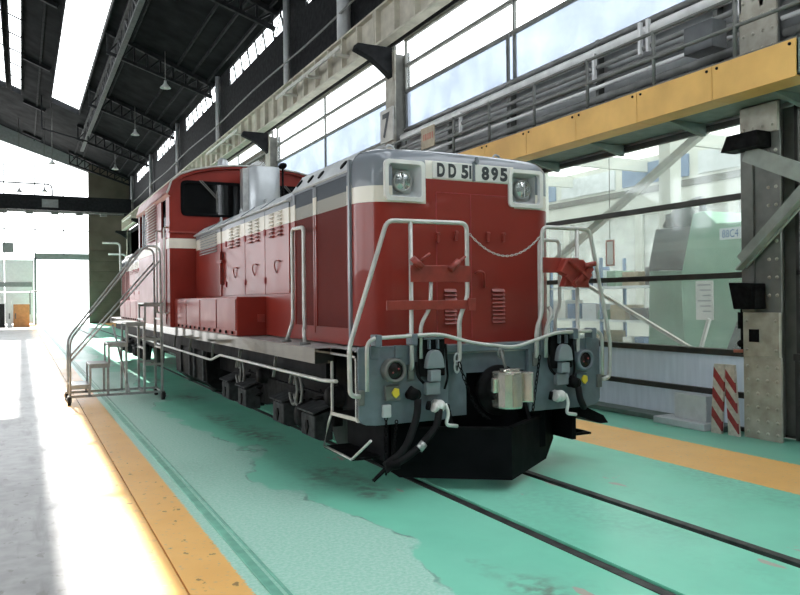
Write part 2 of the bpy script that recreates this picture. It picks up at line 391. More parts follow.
struct(m.build('trim_2', 'green_deck', bevel=.01), 'low green kerb at the foot of the window wall')
m = MB(); m.box(-40, 40, Y1, 140, -.3, -.02); m.box(4.28, 40, Y0, Y1, -.3, -.04)
struct(m.build('ground', 'outside_ground', origin=(0, 0, -.3)), 'pale sunlit paving outside the hall')

# roof: two slopes with long skylight openings in the right slope
def rz(x): return 12.0 + .4*(4.4-x) if x > -6 else 12.0 + .4*(4.4+6) - .4*(-6-x)
SKY = [(-2.08, -.43, -12.5, 4.0, 31), (.8, 2.6, -12.5, 4.0, 32), (-2.08, -.43, 24.0, 46.2, 1), (-4.30, -3.72, 2.0, 47.8, 2), (-5.6, -4.57, 21.0, 47.8, 0)]  # first two strips are unseen, added to brighten the nose and right-hand floor
m = MB()
def sheet(x0, x1, y0, y1):
    m.add([(x0, y0, rz(x0)), (x1, y0, rz(x1)), (x1, y1, rz(x1)), (x0, y1, rz(x0)), (x0, y0, rz(x0)+.12), (x1, y0, rz(x1)+.12), (x1, y1, rz(x1)+.12), (x0, y1, rz(x0)+.12)],
          [(0, 1, 2, 3), (4, 7, 6, 5), (0, 4, 5, 1), (1, 5, 6, 2), (2, 6, 7, 3), (3, 7, 4, 0)])
YR = -14
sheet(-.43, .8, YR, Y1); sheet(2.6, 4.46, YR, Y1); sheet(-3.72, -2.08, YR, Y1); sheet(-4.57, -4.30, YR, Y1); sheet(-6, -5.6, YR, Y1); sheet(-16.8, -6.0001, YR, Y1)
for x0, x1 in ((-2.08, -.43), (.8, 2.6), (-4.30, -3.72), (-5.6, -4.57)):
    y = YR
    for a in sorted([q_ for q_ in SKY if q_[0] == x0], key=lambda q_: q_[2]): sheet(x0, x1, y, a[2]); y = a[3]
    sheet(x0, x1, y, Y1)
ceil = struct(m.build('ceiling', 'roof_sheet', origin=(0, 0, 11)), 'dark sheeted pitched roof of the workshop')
for x0, x1, y0, y1, k in SKY:
    fr = MB()
    for x in (x0, x1): fr.bar((x, y0, rz(x)-.08), (x, y1, rz(x)-.08), .06, .3)
    for y in (y0, y1): fr.bar((x0, y, rz(x0)-.08), (x1, y, rz(x1)-.08), .06, .3)
    w = struct(fr.build('window_%d' % (k or 30), 'roof_grey'), {0: 'leftmost skylight strip glazed between bars in the roof', 1: 'wide skylight strip glazed between bars in the roof', 2: 'narrow skylight strip glazed between bars in the roof', 31: 'unseen skylight strip added for fill light over the near track', 32: 'unseen skylight strip added for fill light beside the window wall'}[k])
    n = max(4, int((y1-y0)/2.65))
    for i in range(n):
        a, b = y0+(y1-y0)*i/n, y0+(y1-y0)*(i+1)/n
        p = MB(); p.add([(x0, a+.01, rz(x0)+.05), (x1, a+.01, rz(x1)+.05), (x1, b-.01, rz(x1)+.05), (x0, b-.01, rz(x0)+.05)], [(0, 1, 2, 3)])
        p.build('pane', 'glass_clear', w)
        if i and k in (0, 2):
            q = MB(); q.bar((x0, a, rz(x0)), (x1, a, rz(x1)), .05, .06); q.build('glazing_bar', 'roof_grey', w)

# purlins and rafters under the right slope
ORD = ['nearest', 'second', 'third', 'fourth', 'fifth', 'sixth', 'seventh', 'eighth', 'ninth', 'tenth']
YC = [.18 + 9.9*k for k in range(7)]
for k, y in enumerate(YC):
    if not k: continue
    t = thing('roof_truss', 'dark lattice roof truss, %s from the camera end' % ORD[k-1], 'truss', (1.5, y, 11), 'roof trusses')
    for nm, x0, x1 in (('rafter', -.35, 4.4), ('rafter', -3.6, -2.3), ('rafter', -6, -5.7)):
        q = MB(); q.bar((x0, y, rz(x0)-.12), (x1, y, rz(x1)-.12), .18, .2); q.build(nm, 'dark_steel', t)
    q = MB(); q.bar((-.35, y, rz(-.35)-1.05), (4.3, y, rz(4.4)-.65), .14, .14); q.build('lower_chord', 'dark_steel', t)
    pts = [(-.3+4.5*i/8) for i in range(9)]
    for i, x in enumerate(pts):
        lo = (rz(-.35)-1.05) + (x+.35)/4.65*((rz(4.4)-.65)-(rz(-.35)-1.05))
        q = MB(); x2 = pts[min(i+1, 8)]
        q.bar((x, y, lo), (x, y, rz(x)-.15), .08, .08)
        if i < 8: q.bar((x, y, lo), (x2, y, rz(x2)-.15), .07, .07)
        q.build('web_brace', 'dark_steel', t)
for i, x in enumerate((4.1, 3.4, 2.7, .7, .1, -2.8, -5.8)):
    q = MB(); q.bar((x, 4.2, rz(x)-.03), (x, Y1-.3, rz(x)-.03), .09, .14); o = q.build('roof_purlin', 'roof_grey')
    tag(o, 'long grey roof purlin, %s counted from the window wall' % ORD[i].replace('nearest', 'first'), 'purlin', 'roof purlins')
# longitudinal lattice girder beside the wide skylight
t = thing('lattice_girder', 'grey lattice girder hanging beside the wide skylight', 'girder', (.15, 30, 12))
zt = rz(.15)-.25; zb = zt-1.0
q = MB(); q.box(0, .2, 12, 52, zt-.1, zt); q.build('top_chord', 'lattice_grey', t)
q = MB(); q.box(0, .2, 12, 52, zb, zb+.1); q.build('bottom_chord', 'lattice_grey', t)
for i in range(32):
    y = 12+1.25*i; q = MB()
    q.bar((.1, y, zb+.05), (.1, y+1.25, zt-.05), .06, .10) if i % 2 else q.bar((.1, y, zt-.05), (.1, y+1.25, zb+.05), .06, .10)
    q.bar((.1, y, zb), (.1, y, zt), .06, .08); q.build('lattice_brace', 'lattice_grey', t)
t = thing('roof_stay', 'thin cross frame hanging under the far end of the wide skylight', 'frame', (-1.2, 46.5, 12))
for nm, a, b in (('stay_bar', (-2.6, 46.5, 12.7), (.1, 46.5, 12.1)), ('hanger', (-2.6, 46.5, 12.7), (-2.6, 46.5, rz(-2.6))), ('hanger', (.1, 46.5, 12.1), (.1, 46.5, rz(.1)))):
    q = MB(); q.bar(a, b, .08, .08); q.build(nm, 'roof_grey', t)
# pendant lamps
def lamp(x, y, z, label):
    t = thing('pendant_lamp', label, 'lamp', (x, y, z), 'pendant lamps under the roof')
    q = MB(); q.cyl((x, y, z+.35), (x, y, rz(x)), .02, n=6); q.build('cord', 'rail_grey', t)
    q = MB(); q.lathe([(.05, .34), (.06, .24), (.09, .17), (.24, 0), (.22, 0), (.08, .15)], (x, y, z), n=16); q.build('lamp_shade', 'lamp_shade', t)
    q = MB(); q.ball((x, y, z+.05), .08, 8); q.build('bulb', 'white_trim', t)
for a in ((2.02, 29, 11.3, 'nearest white pendant lamp, against the dark roof above the cab'), (2.08, 39.5, 11.3, 'pendant lamp second nearest, left of the clerestory strip'),
          (2.1, 50, 11.0, 'small pendant lamp farthest down the right slope'), (-2.0, 47, 10.6, 'pendant lamp just past the wide skylight end'),
          (-2.3, 53, 9.6, 'pendant lamp low in front of the gable window'), (-3.9, 56, 9.9, 'leftmost pendant lamp in front of the gable window')): lamp(*a)

# ------------------------------------------------------------------ right wall
WX = 4.25
XG = 4.27
def bars_z(m, zs, y0, y1, h=.07, d=.07, x=WX):
    for z in zs: m.box(x-d/2, x+d/2, y0, y1, z-h/2, z+h/2)
# lower wall: white dado panels, sill, glazing
BAYS = [(YC[k]+.26, YC[k+1]-.26) for k in range(6)]
low_bays = [(-9.2, -.08)] + BAYS[:2]
dado = MB(); dado.box(XG+.05, XG+.08, -9.2, 22, 0, .03); wall_r = struct(dado.build('wall_right', 'mullion', origin=(4.3, 0, 0)), 'lower wall of pale panels and dark rails beside the track')
for y0, y1 in low_bays:
    n = max(1, round((y1-y0)/1.62)); st = (y1-y0)/n
    for i in range(n):
        for z0, z1 in ((.03, .42), (.48, .93)):
            q = MB(); q.box(XG+.01, XG+.013, y0+st*i, y0+st*(i+1)-.003, z0, z1); q.build('wall_panel', 'panel_translucent', wall_r)
    q = MB(); bars_z(q, (.45,), y0, y1, .07, .09); q.box(WX-.1, WX+.06, y0, y1, .94, 1.02); q.box(WX-.03, WX+.05, y0, y1, 0, .05)
    for i in range(n+1):
        if i in (0, n) or i % 2 == 0: q.box(WX-.03, WX+.03, y0+st*i-.03, y0+st*i+.03, 0, .96)
    q.build('dado_rail', 'mullion', wall_r, bevel=.006)
wn = 3
PL = ['beside the striped boards, behind the locomotive nose', 'behind the locomotive hood']
for bi, (y0, y1) in enumerate(low_bays):
    q = MB(); bars_z(q, (1.96, 2.95, 3.89), y0, y1, .075, .08); q.box(WX-.04, WX+.04, y0, y0+.05, 1, 3.9); q.box(WX-.04, WX+.04, y1-.05, y1, 1, 3.9)
    w = struct(q.build('window_%d' % wn, 'mullion', bevel=.006), ('lower wall glazing ' + ['right of the riveted column', 'between the riveted column and the locomotive', 'hidden mostly behind the locomotive hood'][bi])); wn += 1
    nn = 2 if bi else 2
    for z0, z1 in ((1.02, 1.92), (2.0, 2.91), (2.99, 3.85)):
        for i in range(nn):
            a, b = y0+.05+(y1-y0-.1)*i/nn, y0+.05+(y1-y0-.1)*(i+1)/nn
            p = MB(); p.box(XG-.005, XG+.005, a, b-.004, z0, z1); p.build('pane', 'glass_dusty', w)
# boards for the far lower wall
bw = MB(); bw.box(4.30, 4.36, BAYS[2][0], Y1, 0, 7.4); wall_f = struct(bw.build('wall_side', 'brown_board'), 'dim boarded side wall far behind the cab')
for i in range(24):
    q = MB(); y = BAYS[2][0]+1.7*i; q.box(4.26, 4.31, y+.02, min(y+1.68, Y1), .05, 3.6); q.build('board', 'brown_board', wall_f, bevel=.01)
# upper wall windows between walkway and crane girder
for k, (y0, y1) in enumerate([(-9.2, -.08)] + BAYS):
    if k > 3: break
    q = MB(); bars_z(q, (5.60, 6.56, 7.15, 7.76), y0, y1, .07, .07)
    vys = [y0+.03, y1-.03] + ([5.47] if k == 1 else [(y0+y1)/2])
    for y in vys: q.box(WX-.03, WX+.03, y-.025, y+.025, 5.14, 7.76)
    lab = ['upper wall glazing at the top right, over the yellow beam', 'upper wall glazing with bluish lower panes, right of the plate marked 7', 'bright upper wall glazing left of the plate marked 7', 'farthest bright upper glazing above the cab'][k]
    w = struct(q.build('window_%d' % wn, 'column_dark'), lab); wn += 1
    for z0, z1, g in ((5.64, 6.52, 'glass_frosted'), (6.6, 7.11, 'glass_clear'), (7.19, 7.72, 'glass_clear')):
        ys = sorted(vys)
        for i in range(len(ys)-1):
            p = MB(); p.box(XG-.005, XG+.005, ys[i]+.03, ys[i+1]-.03, z0, z1); p.build('pane', g, w)
    if k == 3:
        pass
m = MB(); m.box(4.5, 4.6, Y0, -1.2, 0, 3.9); m.box(4.5, 4.6, Y0, -9.2, 3.9, 12); struct(m.build('wall_near_blocker', 'lintel_grey'), 'unseen grey wall added right of the riveted column to block light')  # unseen wall added to keep bright sky reflections off the nose
m = MB(); m.box(4.24, 4.32, -9.2, BAYS[2][0], 3.93, 5.58)
struct(m.build('wall_band', 'pale_grey'), 'grey wall band behind the walkway pipes')
m = MB(); m.box(4.40, 4.46, 0, Y1, 7.95, 11.15); m.box(4.40, 4.46, 0, Y1, 11.9, 12.1); m.box(4.3, 4.5, BAYS[3][0], Y1, 5.5, 7.76)
struct(m.build('wall_upper', 'dark_steel'), 'dark upper wall between crane girder and clerestory')
# clerestory
for k in range(6):
    y0, y1 = YC[k]-.6, YC[k]+7.0
    q = MB(); q.box(4.40, 4.46, y1, y1+2.35, 11.15, 11.92)
    n = 7; st = (y1-y0)/n
    for i in range(n+1): q.bar((4.42, y0+st*i, 11.15), (4.42, y0+st*i+.35, 11.92), .05, .05)
    for i in range(0, n, 2): q.bar((4.42, y0+st*(i+1)-.1, 11.15), (4.42, y0+st*i+.25, 11.92), .03, .05)
    w = struct(q.build('window_%d' % wn, 'dark_steel'), 'clerestory strip with slanted bars, %s from the camera' % ORD[k]); wn += 1
    for i in range(n):
        p = MB(); p.box(4.43, 4.44, y0+st*i, y0+st*(i+1), 11.17, 11.9); p.build('pane', 'glass_clear', w)
m = MB(); m.box(4.40, 4.46, YC[6]-1, Y1, 11.1, 12.0); struct(m.build('wall_corner', 'dark_steel'), 'dark wall end beside the gable')

# riveted columns
def column(k, y):
    nm = ['broad riveted steel column at the right, by the striped boards', 'pale riveted column carrying the plate marked 7', 'riveted column under the crane girder, above the exhaust stack'] + ['distant riveted column, %s from the camera' % ORD[i] for i in range(3, 8)]
    t = thing('riveted_column', nm[k], 'column', (4.1, y, 0), 'columns along the window wall')
    w = .25
    q = MB(); q.box(3.95, 3.985, y-w, y+w, 0, .98); q.build('base_plate', 'column_paint', t, bevel=.004)
    q = MB(); q.box(3.935, 3.985, y-w+.01, y+w-.01, .98, 1.5); q.build('splice_plate', 'column_paint', t, bevel=.006)
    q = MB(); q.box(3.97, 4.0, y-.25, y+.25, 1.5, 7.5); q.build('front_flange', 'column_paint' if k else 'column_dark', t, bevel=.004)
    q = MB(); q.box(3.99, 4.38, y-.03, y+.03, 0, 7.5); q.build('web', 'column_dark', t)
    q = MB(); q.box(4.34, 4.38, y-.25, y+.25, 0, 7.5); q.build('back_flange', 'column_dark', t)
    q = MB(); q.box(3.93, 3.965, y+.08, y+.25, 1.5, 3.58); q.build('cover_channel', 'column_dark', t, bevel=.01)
    q = MB(); q.box(3.94, 3.97, y-w, y+w, 4.1, 5.9); q.build('upper_plate', 'column_paint', t, bevel=.005)
    q = MB(); q.box(3.93, 4.0, y-w, y+w, 3.60, 3.94); q.build('cap_plate', 'column_paint', t, bevel=.006)
    if k < 3:
        r = MB()
        def riv(x, yy, z): r.lathe([(.022, 0), (.018, -.012), (.006, -.017), (0, -.018)], (x, yy, z), (1, 0, 0), 8)
        for z in (.08, .22, .38, .54, .70, .86):
            for yy in (-.2, -.075, .055, .19): riv(3.95, y+yy, z)
        for z in (1.06, 1.4):
            for yy in (-.2, .19): riv(3.935, y+yy, z)
        for z in [1.7+.21*i for i in range(9)]:
            for yy in (-.2, -.1): riv(3.97, y+yy, z)
        for z in [4.2+.2*i for i in range(9)]:
            for yy in (-.2, -.07, .06, .19): riv(3.94, y+yy, z)
        for yy in (-.19, -.06, .07, .2): riv(3.93, y+yy, 3.68)
        r.build('rivets', 'column_paint', t, kind='stuff')
    # crane girder bracket
    q = MB(); q.prism([(3.98, 6.9), (3.98, 7.6), (3.1, 7.6), (3.05, 7.46), (3.45, 7.30), (3.7, 7.12)], 'y', y-.12, y+.12); q.build('girder_bracket', 'dark_steel', t, bevel=.01)
    q = MB(); q.cyl((4.22, y-1.5, 8.5), (4.22, y-1.5, 11.9), .11, n=12); q.build('roof_post', 'pale_grey', t)
    return t
cols = [column(k, y) for k, y in enumerate(YC)]
q = MB(); q.prism([(.02, 3.42), (.02, 3.60), (.43, 3.60), (.52, 3.42)], 'x', 3.70, 3.94); q.build('walkway_bracket', 'black_steel', cols[0])
q = MB(); q.box(3.91, 3.94, .2, .32, 1.15, 1.30); q.build('socket_plate', 'black_steel', cols[0])
# plate marked 7
t = thing('number_board', 'cream plate marked 7 on the second column', 'sign', (3.9, YC[1], 5.4))
q = MB(); q.box(3.86, 3.90, YC[1]-.34, YC[1]+.34, 5.40, 6.18); q.build('plate', 'girder_pale', t, bevel=.01)
q = text_mesh('7', -.2, .2, 5.5, 6.08, .03); q.build('numeral', 'letter_grey', t, map=lambda v: Vector((3.853, YC[1]-v.x, v.z)))
# crane girder bays
for k in range(6):
    y0, y1 = YC[k], YC[k+1]
    t = thing('crane_girder', 'cream plate girder of the crane runway, %s bay from the camera' % ORD[k], 'girder', (3.75, (y0+y1)/2, 7.5), 'crane runway girders')
    q = MB(); q.box(3.70, 3.72, y0+.02, y1-.02, 7.62, 8.46); q.build('web_plate', 'girder_paint', t)
    for z in (7.60, 8.42):
        q = MB(); q.box(3.57, 3.83, y0+.01, y1-.01, z, z+.05); q.build('flange', 'girder_paint', t)
    for i in range(11):
        q = MB(); yy = y0+.05+(y1-y0-.1)*i/10; q.box(3.57, 3.70, yy-.03, yy+.03, 7.65, 8.42); q.build('stiffener', 'girder_paint', t)
    q = MB(); q.box(3.70, 3.78, y0, y1, 8.47, 8.58); q.build('runway_rail', 'dark_steel', t)
    q = MB(); q.box(3.28, 3.34, y0+1.5, y1-3.2, 7.95, 8.05)
    for i in range(3): q.box(3.3, 3.7, y0+1.8+2*i, y0+1.95+2*i, 7.9, 7.96)
    q.build('side_rail', 'girder_pale', t)
# cable and conduit above girder
q = MB(); q.tube([(4.0, 6+2*i, 9.55+.05*math.sin(i)) for i in range(28)], .03, 6); tag(q.build('power_cable', 'rail_grey'), 'thin cable strung along the dark upper wall', 'cable')

q = MB(); q.cyl((4.15, 13.3, 8.55), (4.15, 13.3, 11.95), .19, n=18); tag(q.build('vent_duct', 'pale_grey'), 'thick pale vertical duct above the crane girder near the plate marked 7', 'duct')
# walkway with ochre beam
t = thing('walkway', 'railed service walkway over an ochre edge beam along the wall', 'walkway', (3.6, 3, 3.9))
segs = [-.84, .2, 1.37, 2.55, 3.72, 4.9, 6.1, 7.3, 8.5, 9.6]
for a, b in zip(segs[:-1], segs[1:]):
    q = MB(); q.box(3.195, 3.215, a+.004, b-.004, 3.935, 4.31); p = q.build('beam_plate', 'ochre_beam', t, bevel=.004)
    r = MB()
    for yy in (a+.07, b-.07): r.lathe([(.018, 0), (.016, -.012), (0, -.014)], (3.195, yy, 4.265), (1, 0, 0), 8)
    r.build('bolts', 'black_steel', p, kind='stuff')
    q = MB(); q.box(3.19, 3.52, a+.004, b-.004, 3.92, 3.938); q.build('beam_flange', 'ochre_beam', t)
q = MB(); q.box(3.2, 4.2, -8, -.86, 3.95, 4.3); q.build('deck_end', 'green_deck', t)
q = MB(); q.box(3.42, 4.2, -.84, 9.6, 3.96, 4.04); q.build('deck', 'green_deck', t)
q = MB(); q.box(3.21, 4.2, -.84, 9.6, 4.29, 4.33); q.build('kick_plate', 'rail_grey', t)
for i in range(7):
    q = MB(); y = -.3+1.5*i; q.prism([(3.42, 3.95), (4.2, 3.95), (4.2, 3.80), (3.8, 3.88)], 'y', y-.04, y+.04); q.build('deck_bearer', 'green_deck', t)
for y in (-2.5, -1.3, -.07, 1.13, 2.36, 3.58, 4.83, 6.0, 7.2, 8.4):
    q = MB(); q.cyl((3.25, y, 4.3), (3.25, y, 5.02), .024, n=10); q.build('railing_post', 'rail_grey', t)
for z in (5.0, 4.68):
    q = MB(); q.cyl((3.25, -6, z), (3.25, 9.6, z), .022, n=10); q.build('handrail', 'rail_grey', t)
t = thing('pipe_rack', 'bundle of grey and white pipes behind the walkway railing', 'pipes', (3.95, 3, 4.4))
for x, z, r, mt in ((4.05, 5.42, .085, 'pipe_white'), (4.1, 5.60, .04, 'pipe_dark'), (4.0, 5.18, .035, 'pipe_dark'), (4.05, 5.03, .05, 'pipe_dark'), (4.0, 4.88, .03, 'pipe_white'), (4.05, 4.72, .055, 'pipe_dark'), (3.98, 4.52, .045, 'pipe_white'), (4.1, 4.40, .05, 'pipe_dark')):
    for a, b in ((-8, -.10), (.46, 9.6)):
        q = MB(); q.cyl((x, a, z), (x, b, z), r, n=12); q.build('pipe', mt, t)
for y in (-2, .9, 3.1, 5.4, 7.6):
    q = MB(); q.box(4.08, 4.2, y-.03, y+.03, 4.33, 5.65); q.build('rack_upright', 'rail_grey', t)
for y, z in ((1.9, 5.25), (2.05, 5.25), (3.0, 5.1), (6.9, 5.1), (.4, 5.25), (.1, 5.25), (-.3, 5.25)):
    q = MB(); q.box(3.94, 3.99, y, y+.05, z-.15, z+.3); q.build('pipe_clamp', 'pipe_white', t)
q = MB(); q.box(3.5, 3.75, .45, .88, 4.66, 5.0); tag(q.build('junction_box', 'box_grey', bevel=.01), 'dark grey junction box on the walkway railing', 'box')
t = thing('hanging_notice', 'tan notice board hung on the walkway railing', 'sign', (3.22, 6.9, 4.6))
q = MB(); q.box(3.20, 3.225, 6.64, 7.16, 4.62, 5.03); q.build('board', 'tan_board', t, bevel=.004)
for i in range(5):
    q = MB(); y = 7.08-.085*i; q.box(3.196, 3.2, y-.06, y-.01 if i % 2 else y-.02, 4.78, 4.90); q.build('lettering', 'rust_red', t)
q = MB(); q.cyl((4.1, 5.47, 4.4), (4.1, 5.47, 6.5), .035, n=10); tag(q.build('vent_post', 'rail_grey'), 'slim grey post in front of the bluish upper panes', 'post')

# X brace right of the column
q = MB(); q.bar((3.86, .36, 2.10), (3.86, -3.2, 5.31), .19, .03, (1, 0, 0)); q.bar((3.80, .36, 2.01), (3.80, -3.2, 5.22), .02, .12, (1, 0, 0))
tag(q.build('diagonal_brace', 'brace_green'), 'grey-green steel diagonal rising right from the riveted column', 'brace')
q = MB(); q.bar((3.90, .33, 3.40), (3.90, -3.2, 1.70), .20, .03, (1, 0, 0))
tag(q.build('diagonal_brace', 'brace_green'), 'grey-green steel diagonal falling right from the column top', 'brace')
q = MB(); q.bar((4.5, 5.6, 1.88), (4.5, 1.30, 4.03), .10, .10); tag(q.build('window_brace', 'girder_pale'), 'pale diagonal strut rising right behind the window panes', 'brace')
q = MB(); q.bar((4.5, 6.5, 3.05), (4.5, -.52, .0), .05, .05); tag(q.build('window_brace', 'girder_pale'), 'thin diagonal strut falling right behind the lower panes', 'brace')
# column-mounted fittings
t = thing('box_lamp', 'black tilted box lamp on the riveted column', 'lamp', (3.8, .27, 1.5))
q = MB(); q.prism([(.45, 1.86), (.08, 1.84), (.08, 1.54), (.38, 1.54)], 'x', 3.72, 3.90); q.build('housing', 'black_steel', t, bevel=.01)
q = MB(); q.box(3.71, 3.72, .12, .34, 1.60, 1.80); q.build('front_plate', 'black_steel', t)
t = thing('stop_cock', 'black valve and thin pipe left of the riveted column', 'valve', (3.97, .5, .95))
q = MB(); q.tube(fillet([(3.98, .47, 1.0), (3.98, .47, 1.75), (3.98, .60, 1.80)], .06), .018, 8); q.build('pipe', 'black_steel', t)
q = MB(); q.ball((3.97, .48, 1.12), .045, 8); q.cyl((3.97, .48, 1.3), (3.97, .48, 1.5), .035, n=10); q.build('valve_body', 'black_steel', t)
q = MB(); q.cyl((3.9, .53, 1.03), (3.97, .45, 1.03), .02, n=8); q.build('valve_handle', 'rust_red', t)
# striped boards
def striped(yb, yt, w, zt, label, x):
    t = thing('striped_board', label, 'board', (x, yb, 0), 'red and white striped boards')
    y0, y1 = yb, yt
    n = 7
    for i in range(n):
        a, b = zt*i/n, zt*(i+1)/n
        c = lambda z: y0+(y1-y0)*z/zt
        sl = .09
        q = MB()
        za, zb_ = max(0, a), b
        poly = [(c(a)+w/2, min(zt, a+sl if i else 0)), (c(a)-w/2, max(0, a-sl if i else 0)), (c(b)-w/2, b-sl if i < n-1 else zt), (c(b)+w/2, b+sl if i < n-1 else zt)]
        q.prism(poly, 'x', x-.012, x+.012); q.build('stripe', 'stripe_red' if i % 2 else 'stripe_white', t)
    q = MB(); q.prism([(y0-w/2, 0), (y0+w/2, 0), (y1+w/2, zt), (y1-w/2, zt)], 'x', x+.013, x+.03); q.build('backing', 'stripe_white', t)
striped(.76, .70, .15, .86, 'leaning red and white striped board, left of the pair', 3.86)
striped(.52, .58, .15, .86, 'leaning red and white striped board touching the column', 3.88)
t = thing('steel_cabinet', 'low pale grey cabinet on a base plate against the wall', 'cabinet', (4.1, 1.23, 0))
q = MB(); q.box(3.93, 4.13, .98, 1.50, .09, .42); q.build('body', 'cabinet_pale', t, bevel=.008)
q = MB(); q.box(3.80, 4.14, .9, 1.75, .0, .09); q.build('plinth', 'cabinet_pale', t, bevel=.01)
# right-hand shutter beyond the column
q = MB(); q.box(4.29, 4.33, -9.2, -.9, 1.0, 2.0); tag(q.build('shutter_panel', 'girder_pale'), 'cream panel behind the glazing right of the column', 'panel')

# ------------------------------------------------------------------ end wall and far things
EY = Y1-.6
q = MB(); q.box(1.2, 4.4, EY, EY+.3, 0, 10.1); q.prism([(1.2, 10.1), (4.9, 10.1), (4.9, rz(4.9)), (1.2, rz(1.2))], 'y', EY, EY+.3)
we = struct(q.build('wall_end', 'brown_board'), 'boarded end wall right of the bright doorway')
for i in range(7):
    q = MB(); q.box(1.25, 4.3, EY-.05, EY, .1+.85*i, .1+.85*i+.82); q.build('board', 'brown_board', we, bevel=.02)
q = MB(); q.prism([(1.25, 12.5), (1.25, rz(1.25)), (-6, rz(-6)), (-16, rz(-16)), (-16, 12.5), (-6, 14.9)], 'y', EY, EY+.3); q.box(-9, 1.2, EY, EY+.25, 9.85, 10.15); q.box(-2.85, 1.2, EY, EY+.3, 5.25, 5.75); q.box(-2.9, -2.7, EY, EY+.3, 0, 5.4)
q.box(-9, 1.2, EY, EY+.1, 7.6, 7.68)
for x in (-.7, -2.8, -5.0, -7.2): q.box(x-.04, x+.04, EY, EY+.1, 5.6, 12.9)
d = struct(q.build('door_1', 'lintel_grey'), 'tall bright doorway with grey lintel at the far end')
for x0, x1 in ((-9, -5.02), (-4.98, -2.92)):
    for z0, z1 in ((.1, 2.6), (2.66, 5.2)):
        q = MB(); q.box(x0, x1, EY+.05, EY+.1, z0, z1); q.build('door_panel', 'door_white', d)
q = MB(); q.box(-6.5, -3.05, EY-.02, EY+.05, 3.05, 3.40); q.build('door_rail', 'lintel_grey', d)
q = MB(); q.box(-5.15, -4.35, EY-.05, EY, 5.75, 6.55); tag(q.build('wall_notice', 'lintel_grey', bevel=.01), 'square grey notice high on the bright end wall', 'sign')
t = thing('overhead_crane', 'dark overhead crane bridge crossing the hall in front of the gable', 'crane', (-6, 57, 8.4))
for y in (56.2, 57.8):
    q = MB(); q.box(-15.5, 3.9, y-.2, y+.2, 8.65, 9.75); q.build('bridge_girder', 'dark_steel', t)
q = MB(); q.box(-15.5, 3.3, 55.6, 55.7, 8.45, 8.55); q.build('walkway_rail', 'rail_grey', t)
for i in range(9):
    q = MB(); x = -12+1.7*i; q.box(x, x+.5, 55.7, 55.95, 8.3, 8.6); q.build('festoon', 'rail_grey', t)
q = MB(); q.box(-2.4, -1.3, 55.95, 56.05, 8.85, 9.45); q.build('capacity_plate', 'lintel_grey', t)
q = MB(); q.tube(fillet([(-6, 56.2, 9.75), (-6, 56.2, 10.6), (-1.7, 56.2, 10.6), (-1.7, 56.2, 9.75)], .4), .06, 8); q.build('guard_rail', 'rail_grey', t)
for i, (x0, x1, z1, mt) in enumerate(((-5.6, -4.9, 1.7, 'sand_box'), (-4.75, -4.45, 1.9, 'door_white'), (-4.35, -3.3, 1.65, 'orange_box'))):
    t = thing('storage_cabinet', ['dark cabinet at the far left edge by the end door', 'narrow white locker between two cabinets far left', 'orange-brown cabinet with white top at the far doorway'][i], 'cabinet', ((x0+x1)/2, 56, 0))
    q = MB(); q.box(x0, x1, 55.6, 56.4, 0, z1); q.build('body', mt, t, bevel=.02)
    q = MB(); q.box(x0-.03, x1+.03, 55.57, 56.43, z1, z1+.08); q.build('top', 'door_white', t)
    q = MB(); q.box(x0+.1, x0+.18, 55.56, 55.6, .6, 1.0); q.build('handle', 'rail_grey', t)
t = thing('portal_frame', 'thin grey pipe frame standing beside the orange cabinet', 'frame', (-2.9, 56, 0))
q = MB(); q.tube(fillet([(-3.25, 56, .9), (-3.25, 56, 2.6), (-2.2, 56, 2.6), (-2.2, 56, 0)], .1), .04, 8); q.build('pipe', 'rail_grey', t)
t = thing('corner_pipework', 'pale pipes bent around the dim far corner', 'pipes', (2.8, 50, 2))
for z, x in ((6.0, 2.6), (5.2, 3.0)):
    q = MB(); q.tube(fillet([(x-1.2, 52, z), (x, 52, z), (x, 52, z-2.4), (4.25, 52, z-2.6)], .3), .07, 8); q.build('pipe', 'pipe_white', t)
# left row of columns that closes the aisle
for k in range(7):
    t = thing('aisle_column', 'steel column of the left aisle, %s from the camera' % ORD[k], 'column', (-16, YC[k], 0), 'columns of the left aisle')
    q = MB(); q.box(-16.2, -15.8, YC[k]-.03, YC[k]+.03, 0, 11.2); q.build('web', 'column_dark', t)
    for x in (-16.2, -15.8):
        q = MB(); q.box(x-.02, x+.02, YC[k]-.2, YC[k]+.2, 0, 11.2); q.build('flange', 'column_dark', t)
q = MB(); q.box(-16.3, -15.7, -10, Y1, 7.5, 8.5); q.box(-16.4, -16.3, -10, Y1, 8.5, 11.3); q.box(-16.4, -16.3, Y0, Y1, 0, 2.6)
for i in range(24): q.box(-16.4, -16.25, -13.9+3.2*i, -13.2+3.2*i, 2.6, 7.5)
struct(q.build('wall_left', 'column_dark'), 'left side wall with crane girder and tall window openings')

q = MB(); q.box(-16.5, 4.4, Y0-.3, Y0, 0, 8.4); q.box(-16.5, 4.4, Y0-.3, Y0, 9.4, 11.4); q.prism([(-16.5, 11.4), (4.4, 11.4), (-6, 15.5)], 'y', Y0-.3, Y0)  # unseen wall added to darken the nose; its openings reflect in the cab glass
for i in range(15): q.box(-16.5+1.45*i, -16.1+1.45*i, Y0-.3, Y0, 8.4, 9.4)
struct(q.build('wall_back_blocker', 'dark_steel'), 'unseen end wall with a high window band, added to block light from behind the viewpoint')
